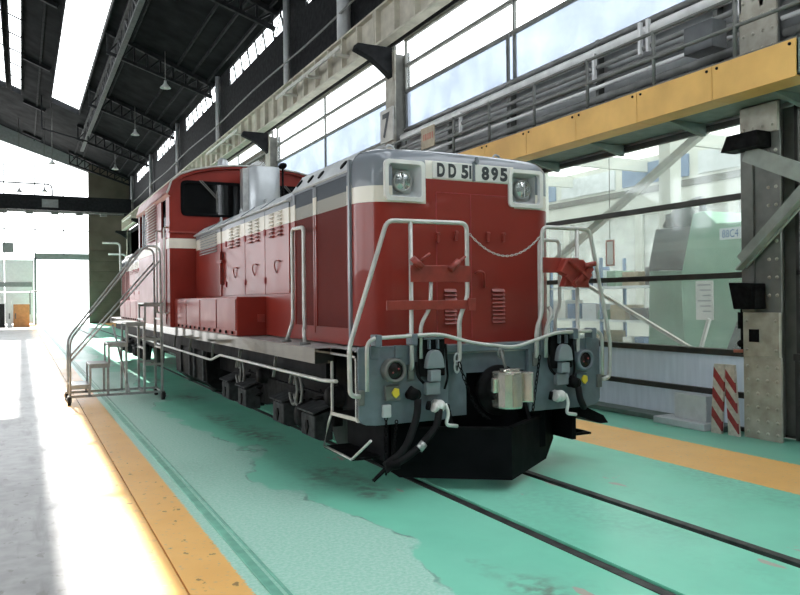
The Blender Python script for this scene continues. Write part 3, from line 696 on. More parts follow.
# ------------------------------------------------------------------ side annex seen through the panes
AX = 11.0
q = MB(); q.box(4.4, AX, -9, 24, -.1, -.02); struct(q.build('floor_annex', 'annex_floor'), 'pale floor of the side annex behind the panes')
q = MB(); q.box(4.5, AX, 24, 24.2, 0, 5.4); q.box(AX, AX+.2, -9, 24, 0, 1.2); q.box(AX, AX+.2, -9, 24, 3.9, 5.4); wa = struct(q.build('wall_annex', 'annex_wall'), 'pale annex wall with a long window band')
for i in range(11):
    q = MB(); y = -8.8+3.0*i; q.box(AX-.02, AX+.15, y, y+.25, 1.2, 3.9); q.build('pier', 'annex_wall', wa)
for i in range(11):
    y = -8.8+3.0*i; q = MB(); q.box(AX+.05, AX+.06, y+.25, y+3.0, 1.2, 3.9); q.build('pane', 'glass_milky', wa)
q = MB(); q.box(AX-.03, AX, -9, 24, 4.45, 4.62); q.build('ledge', 'column_dark', wa)
for i in range(12):
    q = MB(); y = -8+2.6*i; q.box(AX-.04, AX, y, y+2.3, 4.7, 5.25); q.build('wall_board', 'blue_item' if i % 2 == 0 else 'cabinet_pale', wa)
q = MB()
q.add([(4.4, -9, 5.6), (AX, -9, 5.4), (AX, 24, 5.4), (4.4, 24, 5.6)], [(0, 1, 2, 3)])
struct(q.build('ceiling_annex', 'glass_milky'), 'translucent lean-to roof of the annex')
for i in range(8):
    t = thing('annex_beam', 'pale roof beam of the annex behind the panes, %s from the camera' % ORD[i], 'beam', (7.5, -3+3*i, 4.9), 'annex roof beams')
    q = MB(); q.box(4.45, AX, -3+3*i-.05, -3+3*i+.05, 5.0, 5.3); q.build('beam', 'annex_wall', t)
# green machine
t = thing('green_machine', 'pale green machine tool with grey hood behind the panes', 'machine', (6.7, 3.1, 0))
q = MB(); q.prism([(1.95, 0), (3.12, 0), (3.25, 1.2), (3.28, 2.05), (3.02, 3.05), (2.8, 3.08), (2.55, 2.86), (1.9, 2.84)], 'x', 6.0, 7.6); q.build('column_housing', 'machine_green', t, bevel=.02)
q = MB(); q.prism([(3.12, 0), (4.10, 0), (4.04, 2.16), (3.26, 2.13)], 'x', 6.05, 7.6); q.build('bed_housing', 'machine_green_dull', t, bevel=.02)
q = MB(); q.prism([(3.27, 2.14), (4.05, 2.17), (3.86, 2.88), (3.08, 2.86)], 'x', 6.03, 7.5); q.build('grey_hood', 'machine_grey', t, bevel=.02)
q = MB(); q.tube(fillet([(6.1, 2.9, 3.05), (6.1, 2.9, 3.3), (6.1, 3.4, 3.2), (6.1, 3.7, 2.9)], .1), .06, 8); q.ball((6.1, 3.3, 3.05), .2, 8); q.box(6, 6.3, 3.3, 3.6, 2.88, 3.1); q.build('motor', 'machine_grey', t)
p = MB(); p.box(5.985, 6.0, 2.08, 2.48, 2.58, 2.76); sg = p.build('name_plate', 'sign_white', t)
q = text_mesh('88C4', -.15, .15, 2.61, 2.73, .0); q.build('lettering', 'sign_blue', sg, map=lambda v: Vector((5.983, 2.28-v.x, v.z)))
q = MB(); q.box(5.985, 6.0, 2.62, 2.96, 1.32, 1.95); nb = q.build('notice_sheet', 'paper', t)
for i in range(6):
    q = MB(); z = 1.87-.085*i; q.box(5.981, 5.985, 2.66, 2.92-.05*(i % 3), z, z+.025); q.build('print_line', 'pale_grey', nb)
q = MB(); q.box(6.03, 6.05, 3.16, 3.19, 1.4, 1.72); q.build('red_handle', 'rust_red', t)
q = MB(); q.prism([(1.6, 0), (2.35, 0), (2.3, .9), (2.1, 1.35), (1.6, 1.35)], 'x', 5.9, 6.3); q.build('lower_cover', 'machine_grey', t, bevel=.02)
q = MB(); q.bar((5.7, 2.93, -.01), (5.7, 2.45, 1.35), .05, .05); tag(q.build('lever_bar', 'white_trim'), 'thin white bar leaning at the foot of the green machine', 'bar')
# racks, posts, boxes
for i, y in enumerate((5.0, 9.2)):
    q = MB(); q.box(7.6, 7.9, y, y+.3, 0, 5.0); tag(q.build('annex_post', 'annex_wall', bevel=.01), 'pale annex post ' + ('just left of the green machine' if i == 0 else 'far behind the storage rack'), 'post')
t = thing('framed_notice', 'red framed white notice hanging behind the panes', 'sign', (6.0, 4.95, 2.3))
q = MB(); q.box(5.99, 6.0, 4.86, 5.04, 2.3, 2.75); q.build('sheet', 'paper', t)
q = MB()
for a in ((4.84, 4.865, 2.28, 2.77), (5.035, 5.06, 2.28, 2.77), (4.84, 5.06, 2.28, 2.31), (4.84, 5.06, 2.74, 2.77)): q.box(5.98, 6.0, *a)
q.build('frame', 'rust_red', t)
q = MB(); q.cyl((5.99, 4.95, 2.77), (5.99, 4.95, 5.4), .008, n=6); q.build('hanging_wire', 'rail_grey', t)
t = thing('storage_rack', 'long storage rack with shelves behind the lower panes', 'rack', (8.3, 7.5, 0))
for y in (5.6, 7.4, 9.2):
    for x in (7.95, 8.65):
        q = MB(); q.box(x-.03, x+.03, y-.03, y+.03, 0, 2.6); q.build('upright', 'blue_item', t)
for z in (.4, 1.15, 1.9):
    q = MB(); q.box(7.92, 8.68, 5.55, 9.25, z, z+.05); q.build('shelf', 'cabinet_pale', t)
mts = ['cabinet_pale', 'blue_item', 'paper', 'box_grey', 'tan_board', 'machine_green_dull']; nb = 0
for z in (.45, 1.2, 1.95):
    y = 5.65; bi_ = 0
    while y < 9.0:
        w = random.uniform(.25, .6); h = random.uniform(.2, .55); k = mts[nb % 6]
        q = MB(); q.box(8.0, 8.55, y, y+w, z, z+h); q.box(7.985, 8.0, y+w*.3, y+w*.7, z+h*.5, z+h*.7)
        cn = {'cabinet_pale': 'pale', 'blue_item': 'blue', 'paper': 'white', 'box_grey': 'dark grey', 'tan_board': 'tan', 'machine_green_dull': 'green'}[k]
        tag(q.build('storage_box', k, bevel=.01), '%s box on the %s shelf of the storage rack, %s from the machine' % (cn, {.45: 'bottom', 1.2: 'middle', 1.95: 'top'}[z], ORD[bi_]), 'box', 'boxes on the storage rack'); nb += 1; bi_ += 1
        y += w+random.uniform(.03, .2)

# ================================================================== LOCOMOTIVE
LOCO = thing('diesel_locomotive', 'red diesel locomotive with cream band and grey hood, numbered DD51 895', 'locomotive', (0, 9.5, 0))
YM = 9.5
HW = 1.08
# ---- front cowl with headlight wells
def plan(inset, yb):
    W, s, r = HW-inset, .33+inset, max(.06, .28-inset*.5)
    pts = [(-W, yb)]
    ccx = W-r
    for i in range(9):
        a = math.pi + (math.pi/2)*i/8; pts.append((-ccx+r*math.cos(a), s+r+r*math.sin(a)))
    for x in (-.70, -.48, -.34, .035, .34, .48, .70): pts.append((x*(ccx/.80), s) if abs(x) != .48 else (x, s))
    for i in range(9):
        a = -math.pi/2 + (math.pi/2)*i/8; pts.append((ccx+r*math.cos(a), s+r+r*math.sin(a)))
    pts.append((W, yb)); return pts
def cowl(mapf, wells, material, nm):
    rings = [(0, 1.27), (0, 2.0), (0, 2.59), (0, 2.635), (0, 2.945), (.012, 2.985), (.035, 3.025), (.075, 3.058), (.14, 3.082), (.24, 3.095)]
    m = MB(); vs = []; n = None
    for inset, z in rings:
        P = plan(inset, .62); n = len(P)
        for x, y in P: vs.append((x, y, z + (.03*(1-(x/HW)**2) if z > 2.95 else 0)))
    fs = []
    for i in range(len(rings)-1):
        for j in range(n-1):
            a = vs[i*n+j]; b = vs[i*n+j+1]; xm = (a[0]+b[0])/2
            if wells and i == 3 and .45 < abs(xm) < .80 and a[1] < .36: continue
            fs.append((i*n+j, i*n+j+1, (i+1)*n+j+1, (i+1)*n+j))
    k = (len(rings)-1)*n
    m.add(vs, fs, True)
    m.add([vs[k+j] for j in range(n)] + [(x, .62, 3.105+.02*(1-(x/HW)**2)) for x in (.6, 0, -.6)], [tuple(range(n+3))], True)
    o = m.build(nm, material, LOCO, map=mapf); return o
front = cowl(None, True, 'livery_front', 'front_cowl')
rear = cowl(lambda v: Vector((v.x, 2*YM-v.y, v.z)), False, 'livery_front', 'rear_cowl')
# seams, hinges, louvres and handles of the nose
FY = .33
q = MB()
for x in (-.345, .035): q.box(x-.004, x+.004, FY-.003, FY+.01, 1.32, 2.70)
q.box(-.345, .49, FY-.003, FY+.01, 2.698, 2.705); q.box(-.345, -.02, FY-.003, FY, 1.98, 1.986)
q.build('door_seams', 'stripe_red', front, kind='stuff')
for x0, x1, z0, z1 in ((-.27, -.14, 1.46, 1.80), (.265, .41, 1.46, 1.80)):
    q = MB(); n = 9
    for i in range(n):
        z = z0+(z1-z0)*i/n
        if n == 9 and i == 5 and x0 < 0: continue
        q.prism([(FY-.004, z+.026), (FY-.026, z), (FY-.022, z), (FY+.002, z+.030)], 'x', x0, x1)
    q.build('louvre_group', 'red_plate', front, kind='stuff')
q = MB()
for x, z in ((-.34, 2.28), (-.14, 2.30), (.22, 2.30), (.40, 2.30)):
    q.box(x-.012, x+.012, FY-.03, FY, z-.05, z+.03); q.cyl((x-.02, FY-.02, z+.03), (x+.02, FY-.02, z+.03), .012, n=8)
q.build('hinges', 'red_plate', front, kind='stuff')
for x, z in ((.12, 1.92),):
    q = MB(); q.tube(fillet([(x-.04, FY, z+.02), (x-.03, FY-.05, z+.04), (x+.03, FY-.05, z+.03), (x+.05, FY-.02, z-.12)], .03), .012, 8); q.build('nose_handle', 'red_plate', front)
q = MB(); q.cyl((.10, FY-.03, 3.02), (.10, FY+.0, 3.02), .022, n=12); q.box(.09, .11, FY-.02, FY, 2.99, 3.06); q.build('lamp_hook', 'grey_paint', front)
for x, y in ((.62, .75), (-.62, .75)):
    q = MB(); q.tube([(x+.045*math.cos(a), y, 3.15+.045*math.sin(a)) for a in [2*math.pi*i/14 for i in range(14)]], .012, 8, True); q.build('lifting_eye', 'pale_grey', front)
# headlights
for sx in (-1, 1):
    cx = sx*.678; hw = .208; z0, z1 = 2.598, 2.975; y0 = FY-.025
    zc = (z0+z1)/2; hh = (z1-z0)/2
    def rrect(w, h, r, y, n=5):
        out = []
        for (qx, qz, a0) in ((1, 1, 0), (-1, 1, 90), (-1, -1, 180), (1, -1, 270)):
            for i in range(n+1):
                a = math.radians(a0+90*i/n); out.append((cx+qx*(w-r)+r*math.cos(a), y, zc+qz*(h-r)+r*math.sin(a)))
        return out
    loops = [rrect(hw, hh, .045, FY+.05), rrect(hw, hh, .045, y0), rrect(hw-.035, hh-.035, .035, y0-.004), rrect(hw-.04, hh-.04, .03, y0+.005)]
    def skin(mm, loops):
        n = len(loops[0]); vs = [p for l in loops for p in l]
        mm.add(vs, [(i*n+j, i*n+(j+1) % n, (i+1)*n+(j+1) % n, (i+1)*n+j) for i in range(len(loops)-1) for j in range(n)])
    q = MB(); skin(q, loops); hl = q.build('headlight', 'white_trim', LOCO)
    lx = cx - .04*(1) if sx < 0 else cx-.03
    inner = rrect(.115, .115, .05, FY+.085)
    q = MB(); skin(q, [rrect(hw-.04, hh-.04, .03, y0+.005), inner]); n = len(inner); q.add(inner, [tuple(range(n))]); q.build('well', 'pale_grey', hl)
    q = MB(); q.lathe([(.098, .0), (.098, -.05), (.085, -.06), (.082, -.045)], (cx, FY+.085, zc), (0, 1, 0), 28); q.build('lamp_rim', 'alu', hl)
    q = MB(); q.lathe([(.082, -.045), (.06, -.01), (.03, .02), (0, .03)], (cx, FY+.085, zc), (0, 1, 0), 28); q.build('reflector', 'reflector', hl)
    q = MB(); q.lathe([(.082, -.05), (.05, -.066), (.02, -.072), (0, -.073)], (cx, FY+.085, zc), (0, 1, 0), 28); q.build('lens', 'glass_lens', hl)
    q = MB(); q.box(cx-.004, cx+.004, FY+.008, FY+.012, zc-.08, zc+.08); q.build('lens_bar', 'pale_grey', hl)
# number plates and characters
for x0, x1 in ((-.385, .055), (.088, .497)):
    q = MB(); q.box(x0, x1, FY-.010, FY, 2.832, 2.988); q.build('number_plate', 'white_trim', LOCO, bevel=.003)
q = MB(); q.box(.060, .083, FY-.016, FY, 2.825, 3.0); q.build('plate_joint', 'grey_paint', LOCO)
for ch, x0, x1 in (('D', -.337, -.252), ('D', -.214, -.128), ('5', -.072, .008), ('1', .026, .046), ('8', .157, .245), ('9', .267, .350), ('5', .372, .460)):
    q = text_mesh(ch, x0, x1, 2.843, 2.977, .05)
    if ch == '1': q = MB(); q.box(.018, .042, 0, .001, 2.846, 2.974)
    q.build('numeral', 'letter_grey', LOCO, map=lambda v: Vector((v.x, FY-.0125+v.y, v.z)))

# ---- hood bodies
def hood(mp, full):
    M = lambda v: mp(Vector(v))
    q = MB(); q.prism([(-HW, 1.27), (-HW, 2.88), (-.97, 3.06), (-.6, 3.11), (.6, 3.11), (.97, 3.06), (HW, 2.88), (HW, 1.27)], 'y', .62, 2.36)
    body = q.build('radiator_hood', 'livery_side', LOCO, map=mp)
    q = MB(); q.prism([(-HW, 1.27), (-HW, 2.84), (-.94, 2.97), (-.6, 3.03), (.6, 3.03), (.94, 2.97), (HW, 2.84), (HW, 1.27)], 'y', 2.36, 7.65)
    eng = q.build('engine_hood', 'livery_side', LOCO, map=mp)
    for s in (-1, 1):
        if s > 0 and not full: continue
        S = lambda x: s*x
        # dark frame between nose and radiator, screens and their frames
        q = MB(); q.box(min(s*1.075, s*1.105), max(s*1.075, s*1.105), .625, .665, 1.27, 3.0); q.build('corner_post', 'grey_paint', body, map=mp)
        for y0, y1 in ((.70, 1.53), (1.62, 2.20)):
            q = MB(); xo = s*1.098; xi = s*1.08
            for a in ((y0-.035, y0, 1.42, 2.90), (y1, y1+.035, 1.42, 2.90), (y0-.035, y1+.035, 1.36, 1.43), (y0-.035, y1+.035, 2.87, 2.91)): q.box(min(xo, xi), max(xo, xi), *a)
            q.build('screen_frame', 'livery_side', body, map=mp)
            q = MB(); q.box(min(s*1.088, s*1.08), max(s*1.088, s*1.08), y0, y1, 1.43, 2.87); q.build('radiator_screen', 'livery_screen', body, map=mp)
            # slanted cover above the screen with drain slots
            q = MB(); q.prism([(s*1.10, 2.89), (s*1.115, 2.905), (s*.985, 3.085), (s*.95, 3.07)], 'y', y0-.04, y1+.05); c = q.build('vent_cover', 'pale_grey', body, map=mp, bevel=.004)
            for yy in (y0+.17, y1-.05):
                q = MB(); d = Vector((s*.18, 0, .13)).normalized(); o = Vector((s*1.052, yy, 2.992))
                q.lathe([(.055, -.01), (.05, .010), (0, .010)], o, d, 14); q.build('drain_slot', 'black_paint', c, map=mp)
        # engine doors
        doors = [(2.42, 3.36), (3.38, 4.30), (4.32, 5.36)]
        for di, (a, b) in enumerate(doors):
            zb = 1.78
            q = MB(); q.box(min(s*1.095, s*1.08), max(s*1.095, s*1.08), a, b, zb, 2.835); dr = q.build('engine_door', 'livery_side', eng, map=mp, bevel=.004)
            lv = MB()
            for g in (.26, .60):
                y0_ = a+(b-a)*g; y1_ = y0_+(b-a)*.17
                for i in range(7):
                    z = 2.46+.045*i
                    lv.prism([(s*1.095, z+.03), (s*1.122, z+.006), (s*1.118, z), (s*1.093, z+.022)], 'y', y0_, y1_)
            lv.build('louvres', 'livery_side', dr, map=mp, kind='stuff')
            h = MB(); yy = a+(b-a)*.42; zz = 2.12
            h.tube(fillet([(s*1.095, yy-.08, zz+.04), (s*1.12, yy-.07, zz+.05), (s*1.125, yy+.06, zz+.05), (s*1.12, yy+.09, zz-.02), (s*1.1, yy+.07, zz-.09)], .04), .008, 8); h.build('door_handle', 'red_plate', dr, map=mp)
            h = MB()
            for zz in (1.95, 2.55): h.box(min(s*1.09, s*1.108), max(s*1.09, s*1.108), b-.02, b+.04, zz-.04, zz+.04)
            h.split('door_hinge', 'stripe_red', dr, map=mp)
        # tall panel with wide louvre next to the cab
        q = MB(); q.box(min(s*1.095, s*1.08), max(s*1.095, s*1.08), 5.70, 7.30, 1.78, 2.835); pn = q.build('access_panel', 'livery_side', eng, map=mp, bevel=.004)
        lv = MB()
        for i in range(8):
            z = 2.47+.043*i; lv.prism([(s*1.095, z+.03), (s*1.125, z+.006), (s*1.12, z), (s*1.093, z+.02)], 'y', 5.95, 7.1)
        lv.build('louvres', 'pale_grey', pn, map=mp, kind='stuff')
        h = MB(); h.box(min(s*1.09, s*1.13), max(s*1.09, s*1.13), 5.62, 5.68, 1.95, 2.45); h.box(min(s*1.09, s*1.14), max(s*1.09, s*1.14), 5.5, 5.8, 2.28, 2.32); h.build('panel_latch', 'red_plate', pn, map=mp)
        # rain gutter
        q = MB(); q.prism([(s*1.08, 2.825), (s*1.13, 2.835), (s*1.13, 2.85), (s*.94, 2.985), (s*.92, 2.96)], 'y', 2.40, 7.55); q.build('roof_gutter', 'pale_grey', eng, map=mp)
        for yy in (3.4, 4.35, 5.4, 6.4):
            q = MB(); q.bar((s*1.135, yy, 2.852), (s*.945, yy, 2.988), .03, .012); q.build('gutter_strap', 'grey_paint', eng, map=mp)
    for yy in (4.3, 5.6, 6.9):
        q = MB(); q.tube([(-.80, yy+.06*math.cos(a), 3.04+.07*math.sin(a)) for a in [2*math.pi*i/14 for i in range(14)]], .014, 8, True); q.build('lifting_eye', 'pale_grey', eng, map=mp)
    return body, eng
hood(lambda v: v, True)
hood(lambda v: Vector((v.x, 2*YM-v.y, v.z)), False)
# the low equipment boxes on the running boards
for s in (-1, 1):
    for y0, y1 in ((3.40, 7.6), (11.4, 15.6)):
        q = MB(); q.box(min(s*1.07, s*1.45), max(s*1.07, s*1.45), y0, y1, 1.262, 1.75); bx = q.build('running_board_box', 'red_paint', LOCO, bevel=.012)
        if s < 0:
            n = 4
            for i in range(n):
                a = y0+(y1-y0)*i/n; q = MB(); q.box(-1.462, -1.45, a+.03, a+(y1-y0)/n-.03, 1.33, 1.72); q.build('box_lid', 'red_paint', bx, bevel=.004)
            q = MB(); q.box(-1.19, -1.10, y0-.012, y0, 1.43, 1.53); q.build('box_latch', 'red_plate', bx, bevel=.003)
            q = MB()
            for i in range(12): q.cyl((-1.47, y0+.2+.33*i, 1.30), (-1.45, y0+.2+.33*i, 1.30), .02, n=8)
            q.build('box_bolts', 'black_steel', bx, kind='stuff')
# ---- cab
CW, CY0, CY1 = 1.53, 7.6, 11.4
def cabprof(w, z0, dz=0):
    pts = [(-w, z0), (-w, 3.55+dz)]
    for i in range(13):
        a = math.pi - math.pi*i/12; pts.append((w*math.cos(a)*.985, 3.60+dz+.52*math.sin(a)**.8 if 0 < i < 12 else 3.60+dz))
    pts += [(w, 3.55+dz), (w, z0)]
    return pts
cb = MB(); cb.prism(cabprof(CW-.05, 1.25), 'y', CY0+.07, CY1-.07); cab = cb.build('cab_core', 'interior_dark', LOCO)
# front and rear cab walls with a window hole each side
for y, yo, rear_ in ((CY0, CY0+.06, False), (CY1-.06, CY1, True)):
    prof = cabprof(CW, 1.262)
    q = MB()
    def top(x): 
        t_ = max(-1, min(1, x/(CW*.985))); return 3.60+.52*(max(0, 1-t_*t_)**.4)
    xs_ = [-CW, -1.31, -.22, .22, 1.31, CW]
    for xa, xb in zip(xs_[:-1], xs_[1:]):
        hole = abs((xa+xb)/2) > .22 and abs((xa+xb)/2) < 1.31
        def col_(za, zb_fn):
            n = 6
            for i in range(n):
                x1_, x2_ = xa+(xb-xa)*i/n, xa+(xb-xa)*(i+1)/n
                q.add([(x1_, y, za), (x2_, y, za), (x2_, y, zb_fn(x2_)), (x1_, y, zb_fn(x1_)), (x1_, yo, za), (x2_, yo, za), (x2_, yo, zb_fn(x2_)), (x1_, yo, zb_fn(x1_))], [(0, 1, 2, 3), (4, 7, 6, 5), (0, 4, 5, 1), (3, 2, 6, 7), (0, 3, 7, 4), (1, 5, 6, 2)])
        if hole: col_(1.262, lambda x: 3.22); col_(3.80, top)
        else: col_(1.262, top)
    cw_ = q.build('cab_end_wall', 'red_paint', LOCO)
    if not rear_:
        for s in (-1, 1):
            xc, zc = s*.765, 3.51
            q = MB(); L1 = [];
            def rr(w, h, r, yy):
                out = []
                for (qx, qz, a0) in ((1, 1, 0), (-1, 1, 90), (-1, -1, 180), (1, -1, 270)):
                    for i in range(6):
                        a = math.radians(a0+18*i); out.append((xc+qx*(w-r)+r*math.cos(a), yy, zc+qz*(h-r)+r*math.sin(a)))
                return out
            lp = [rr(.56, .30, .02, CY0+.01), rr(.575, .315, .12, CY0-.012), rr(.53, .27, .09, CY0-.012), rr(.53, .27, .09, CY0+.02)]; n = 24
            q.add([p for l in lp for p in l], [(i*n+j, i*n+(j+1) % n, (i+1)*n+(j+1) % n, (i+1)*n+j) for i in range(3) for j in range(n)]); fr = q.build('window_gasket', 'black_paint', cw_)
            q = MB(); q.add(rr(.535, .275, .09, CY0+.015), [tuple(range(24))]); q.build('windscreen', 'glass_cab', cw_)
            q = MB(); q.bar((xc+.05, CY0-.03, 3.52), (xc-.25, CY0-.03, 3.83), .02, .015); q.bar((xc+.09, CY0-.03, 3.52), (xc-.21, CY0-.03, 3.83), .012, .012); q.box(xc+.04, xc+.06, CY0-.035, CY0-.02, 3.28, 3.66); q.build('wiper', 'rail_grey', cw_)
        q = MB(); q.box(-CW, CW, CY0-.006, CY0, 2.63, 2.80); q.build('cream_band', 'cream_paint', cw_)
        q = MB(); q.box(-CW-.02, -1.05, CY0-.03, CY0, 2.895, 2.925); q.build('grab_bar', 'red_plate', cw_)
for s in (-1, 1):
    x0, x1 = (-CW, -CW+.06) if s < 0 else (CW-.06, CW)
    q = MB(); q.box(x0, x1, CY0+.061, CY1-.061, 1.262, 2.85)
    for a, b in ((CY0+.061, 7.95), (8.45, 10.30), (11.2, CY1-.061)): q.box(x0, x1, a, b, 2.85, 3.62)
    q.box(x0, x1, CY0+.061, CY1-.061, 3.56, 3.66); sd = q.build('cab_side_wall', 'red_paint', LOCO)
    q = MB(); q.box(s*1.50-.004, s*1.50+.004, 7.95, 8.45, 2.85, 3.56); q.box(s*1.50-.004, s*1.50+.004, 10.30, 11.2, 2.85, 3.56); q.split('side_glass', 'glass_cab', sd)
    q = MB(); xo = s*(CW+.008)
    q.box(min(xo, s*CW), max(xo, s*CW), CY0-.004, CY1, 2.63, 2.80); q.build('cream_band', 'cream_paint', sd)
    q = MB()
    for a in ((10.24, 10.30, 2.80, 3.62), (11.2, 11.26, 2.80, 3.62), (10.24, 11.26, 2.80, 2.85), (10.24, 11.26, 3.56, 3.62), (10.74, 10.78, 2.85, 3.56)): q.box(min(s*1.54, s*1.52), max(s*1.54, s*1.52), *a)
    q.build('window_frame', 'alu', sd)
    lv = MB()
    for i in range(13):
        z = 2.88+.055*i; lv.prism([(s*1.53, z+.04), (s*1.575, z+.008), (s*1.57, z), (s*1.53, z+.028)], 'y', 9.0, 10.12)
    lv.build('side_louvres', 'white_trim', sd, kind='stuff')
    q = MB(); q.box(min(s*1.53, s*1.545), max(s*1.53, s*1.545), 7.92, 8.50, 1.30, 2.84); q.build('cab_door', 'red_paint', sd, bevel=.006)
    q = MB(); q.tube(fillet([(s*1.53, 7.75, 1.5), (s*1.60, 7.75, 1.5), (s*1.60, 7.75, 3.0), (s*1.53, 7.75, 3.0)], .05), .016, 8); q.tube(fillet([(s*1.53, 8.55, 1.5), (s*1.60, 8.55, 1.5), (s*1.60, 8.55, 3.0), (s*1.53, 8.55, 3.0)], .05), .016, 8); q.split('door_grab_rail', 'white_tube', sd)
# roof shell
q = MB(); P1 = cabprof(CW+.05, 3.58)[1:-1]; top_ = [(x, z+.02) for x, z in P1]; low = [(x*.96, z-.03) for x, z in P1]
q.prism(top_ + low[::-1], 'y', CY0-.06, CY1+.06); rf = q.build('cab_roof', 'red_paint', LOCO)
q = MB(); q.tube([(x, CY0-.065, z) for x, z in top_], .018, 6); q.build('roof_drip_edge', 'white_tube', rf)
q = MB(); q.lathe([(.11, 0), (.11, .12), (.09, .22), (.05, .27), (0, .28)], (-.45, 8.2, 4.1), n=16); q.box(-.6, -.3, 8.0, 8.4, 4.06, 4.12); q.build('roof_ventilator', 'silver_paint', rf)
q = MB(); q.box(-1.0, -.1, 8.05, 8.12, 4.05, 4.10); q.build('aerial_base', 'white_trim', rf)
# interior silhouette: control desks and lamps seen through the glass are left to the dark core
# exhaust stack
q = MB(); P = []
for (qx, qy, a0) in ((1, 1, 0), (-1, 1, 90), (-1, -1, 180), (1, -1, 270)):
    for i in range(7):
        a = math.radians(a0+15*i); P.append((-.02+qx*.12+.16*math.cos(a), 7.08+qy*.08+.16*math.sin(a)))
q.prism(P, 'z', 3.0, 4.03); st = q.build('exhaust_stack', 'silver_paint', LOCO, bevel=.01)
for p in st.data.polygons: p.use_smooth = abs(p.normal.z) < .5
q = MB(); q.prism([((x+.02)*.8-.02, (y-7.08)*.8+7.08) for x, y in P], 'z', 4.03, 4.035); q.build('stack_mouth', 'black_paint', st)
q = MB(); q.box(-.40, -.29, 6.98, 7.18, 3.02, 4.0); q.build('stack_shield', 'alu', st, bevel=.01)
q = MB(); q.cyl((.42, 7.3, 3.0), (.42, 7.3, 4.10), .02, n=8); q.ball((.42, 7.3, 4.14), .07, 8, (1, 2, .8)); q.build('roof_horn', 'black_steel', LOCO)

# ---- deck, underframe
DZ = 1.256
q = MB(); q.prism([(-1.31, 0.02), (1.31, 0.02), (1.31, .62), (1.45, .62), (1.45, 18.3), (-1.45, 18.3), (-1.45, .62), (-1.31, .62)], 'z', 1.20, DZ); deck = q.build('deck', 'deck_plate', LOCO)
for s in (-1, 1):
    q = MB(); q.box(min(s*1.45, s*1.462), max(s*1.45, s*1.462), .62, 18.3, 1.12, DZ+.003); q.box(min(s*1.25, s*1.462), max(s*1.25, s*1.462), .612, .622, 1.12, DZ+.003); q.build('deck_edge', 'chrome', deck)
    q = MB(); q.box(min(s*1.2, s*1.30), max(s*1.2, s*1.30), .75, 18.2, .93, 1.12); q.build('deck_skirt', 'black_paint', deck)
q = MB(); q.box(-1.0, 1.0, .3, 18.5, .62, 1.2); q.build('main_frame', 'black_paint', LOCO)
# bogies
def bogie(yc):
    bg_ = MB()
    for s in (-1, 1): bg_.prism([(yc-1.75, .62), (yc-1.5, .72), (yc+1.5, .72), (yc+1.75, .62), (yc+1.75, .42), (yc+1.3, .36), (yc+.6, .36), (yc, .5), (yc-.6, .36), (yc-1.3, .36), (yc-1.75, .42)], 'x', s*.98-.05, s*.98+.05)
    b = bg_.split('bogie_frame', 'black_steel', LOCO, bevel=.01)[0]
    for y in (yc-1.1, yc+1.1):
        for s in (-1, 1):
            q = MB(); q.lathe([(.0, -.06), (.40, -.06), (.43, -.03), (.43, .06), (.455, .08), (.455, .10), (0, .10)][::1], (s*.60, y, .43), (-s, 0, 0), 36); q.build('wheel', 'wheel_steel', b)
            q = MB(); q.lathe([(0, .17), (.10, .17), (.14, .12), (.16, 0), (.18, 0), (.18, -.1)], (s*1.03, y, .46), (s, 0, 0), 20); q.build('axle_box', 'black_steel', b)
            q = MB()
            for dy in (-.28, .28):
                hel = [(s*1.02+.07*math.cos(a*.7), y+dy+.07*math.sin(a*.7), .42+.022*a*.5) for a in range(30)]
                q.tube(hel, .016, 6)
            q.split('coil_spring', 'black_steel', b)
        q = MB(); q.cyl((-.62, y, .43), (.62, y, .43), .08, n=12); q.build('axle', 'wheel_steel', b)
bogie(3.0); bogie(16.0)
q = MB()
for s in (-1, 1):
    for y in (8.4, 10.6): q.lathe([(0, -.06), (.40, -.06), (.43, -.03), (.43, .06), (.455, .08), (.455, .10), (0, .10)], (s*.60, y, .43), (-s, 0, 0), 36)
q.split('centre_wheel', 'wheel_steel', LOCO)
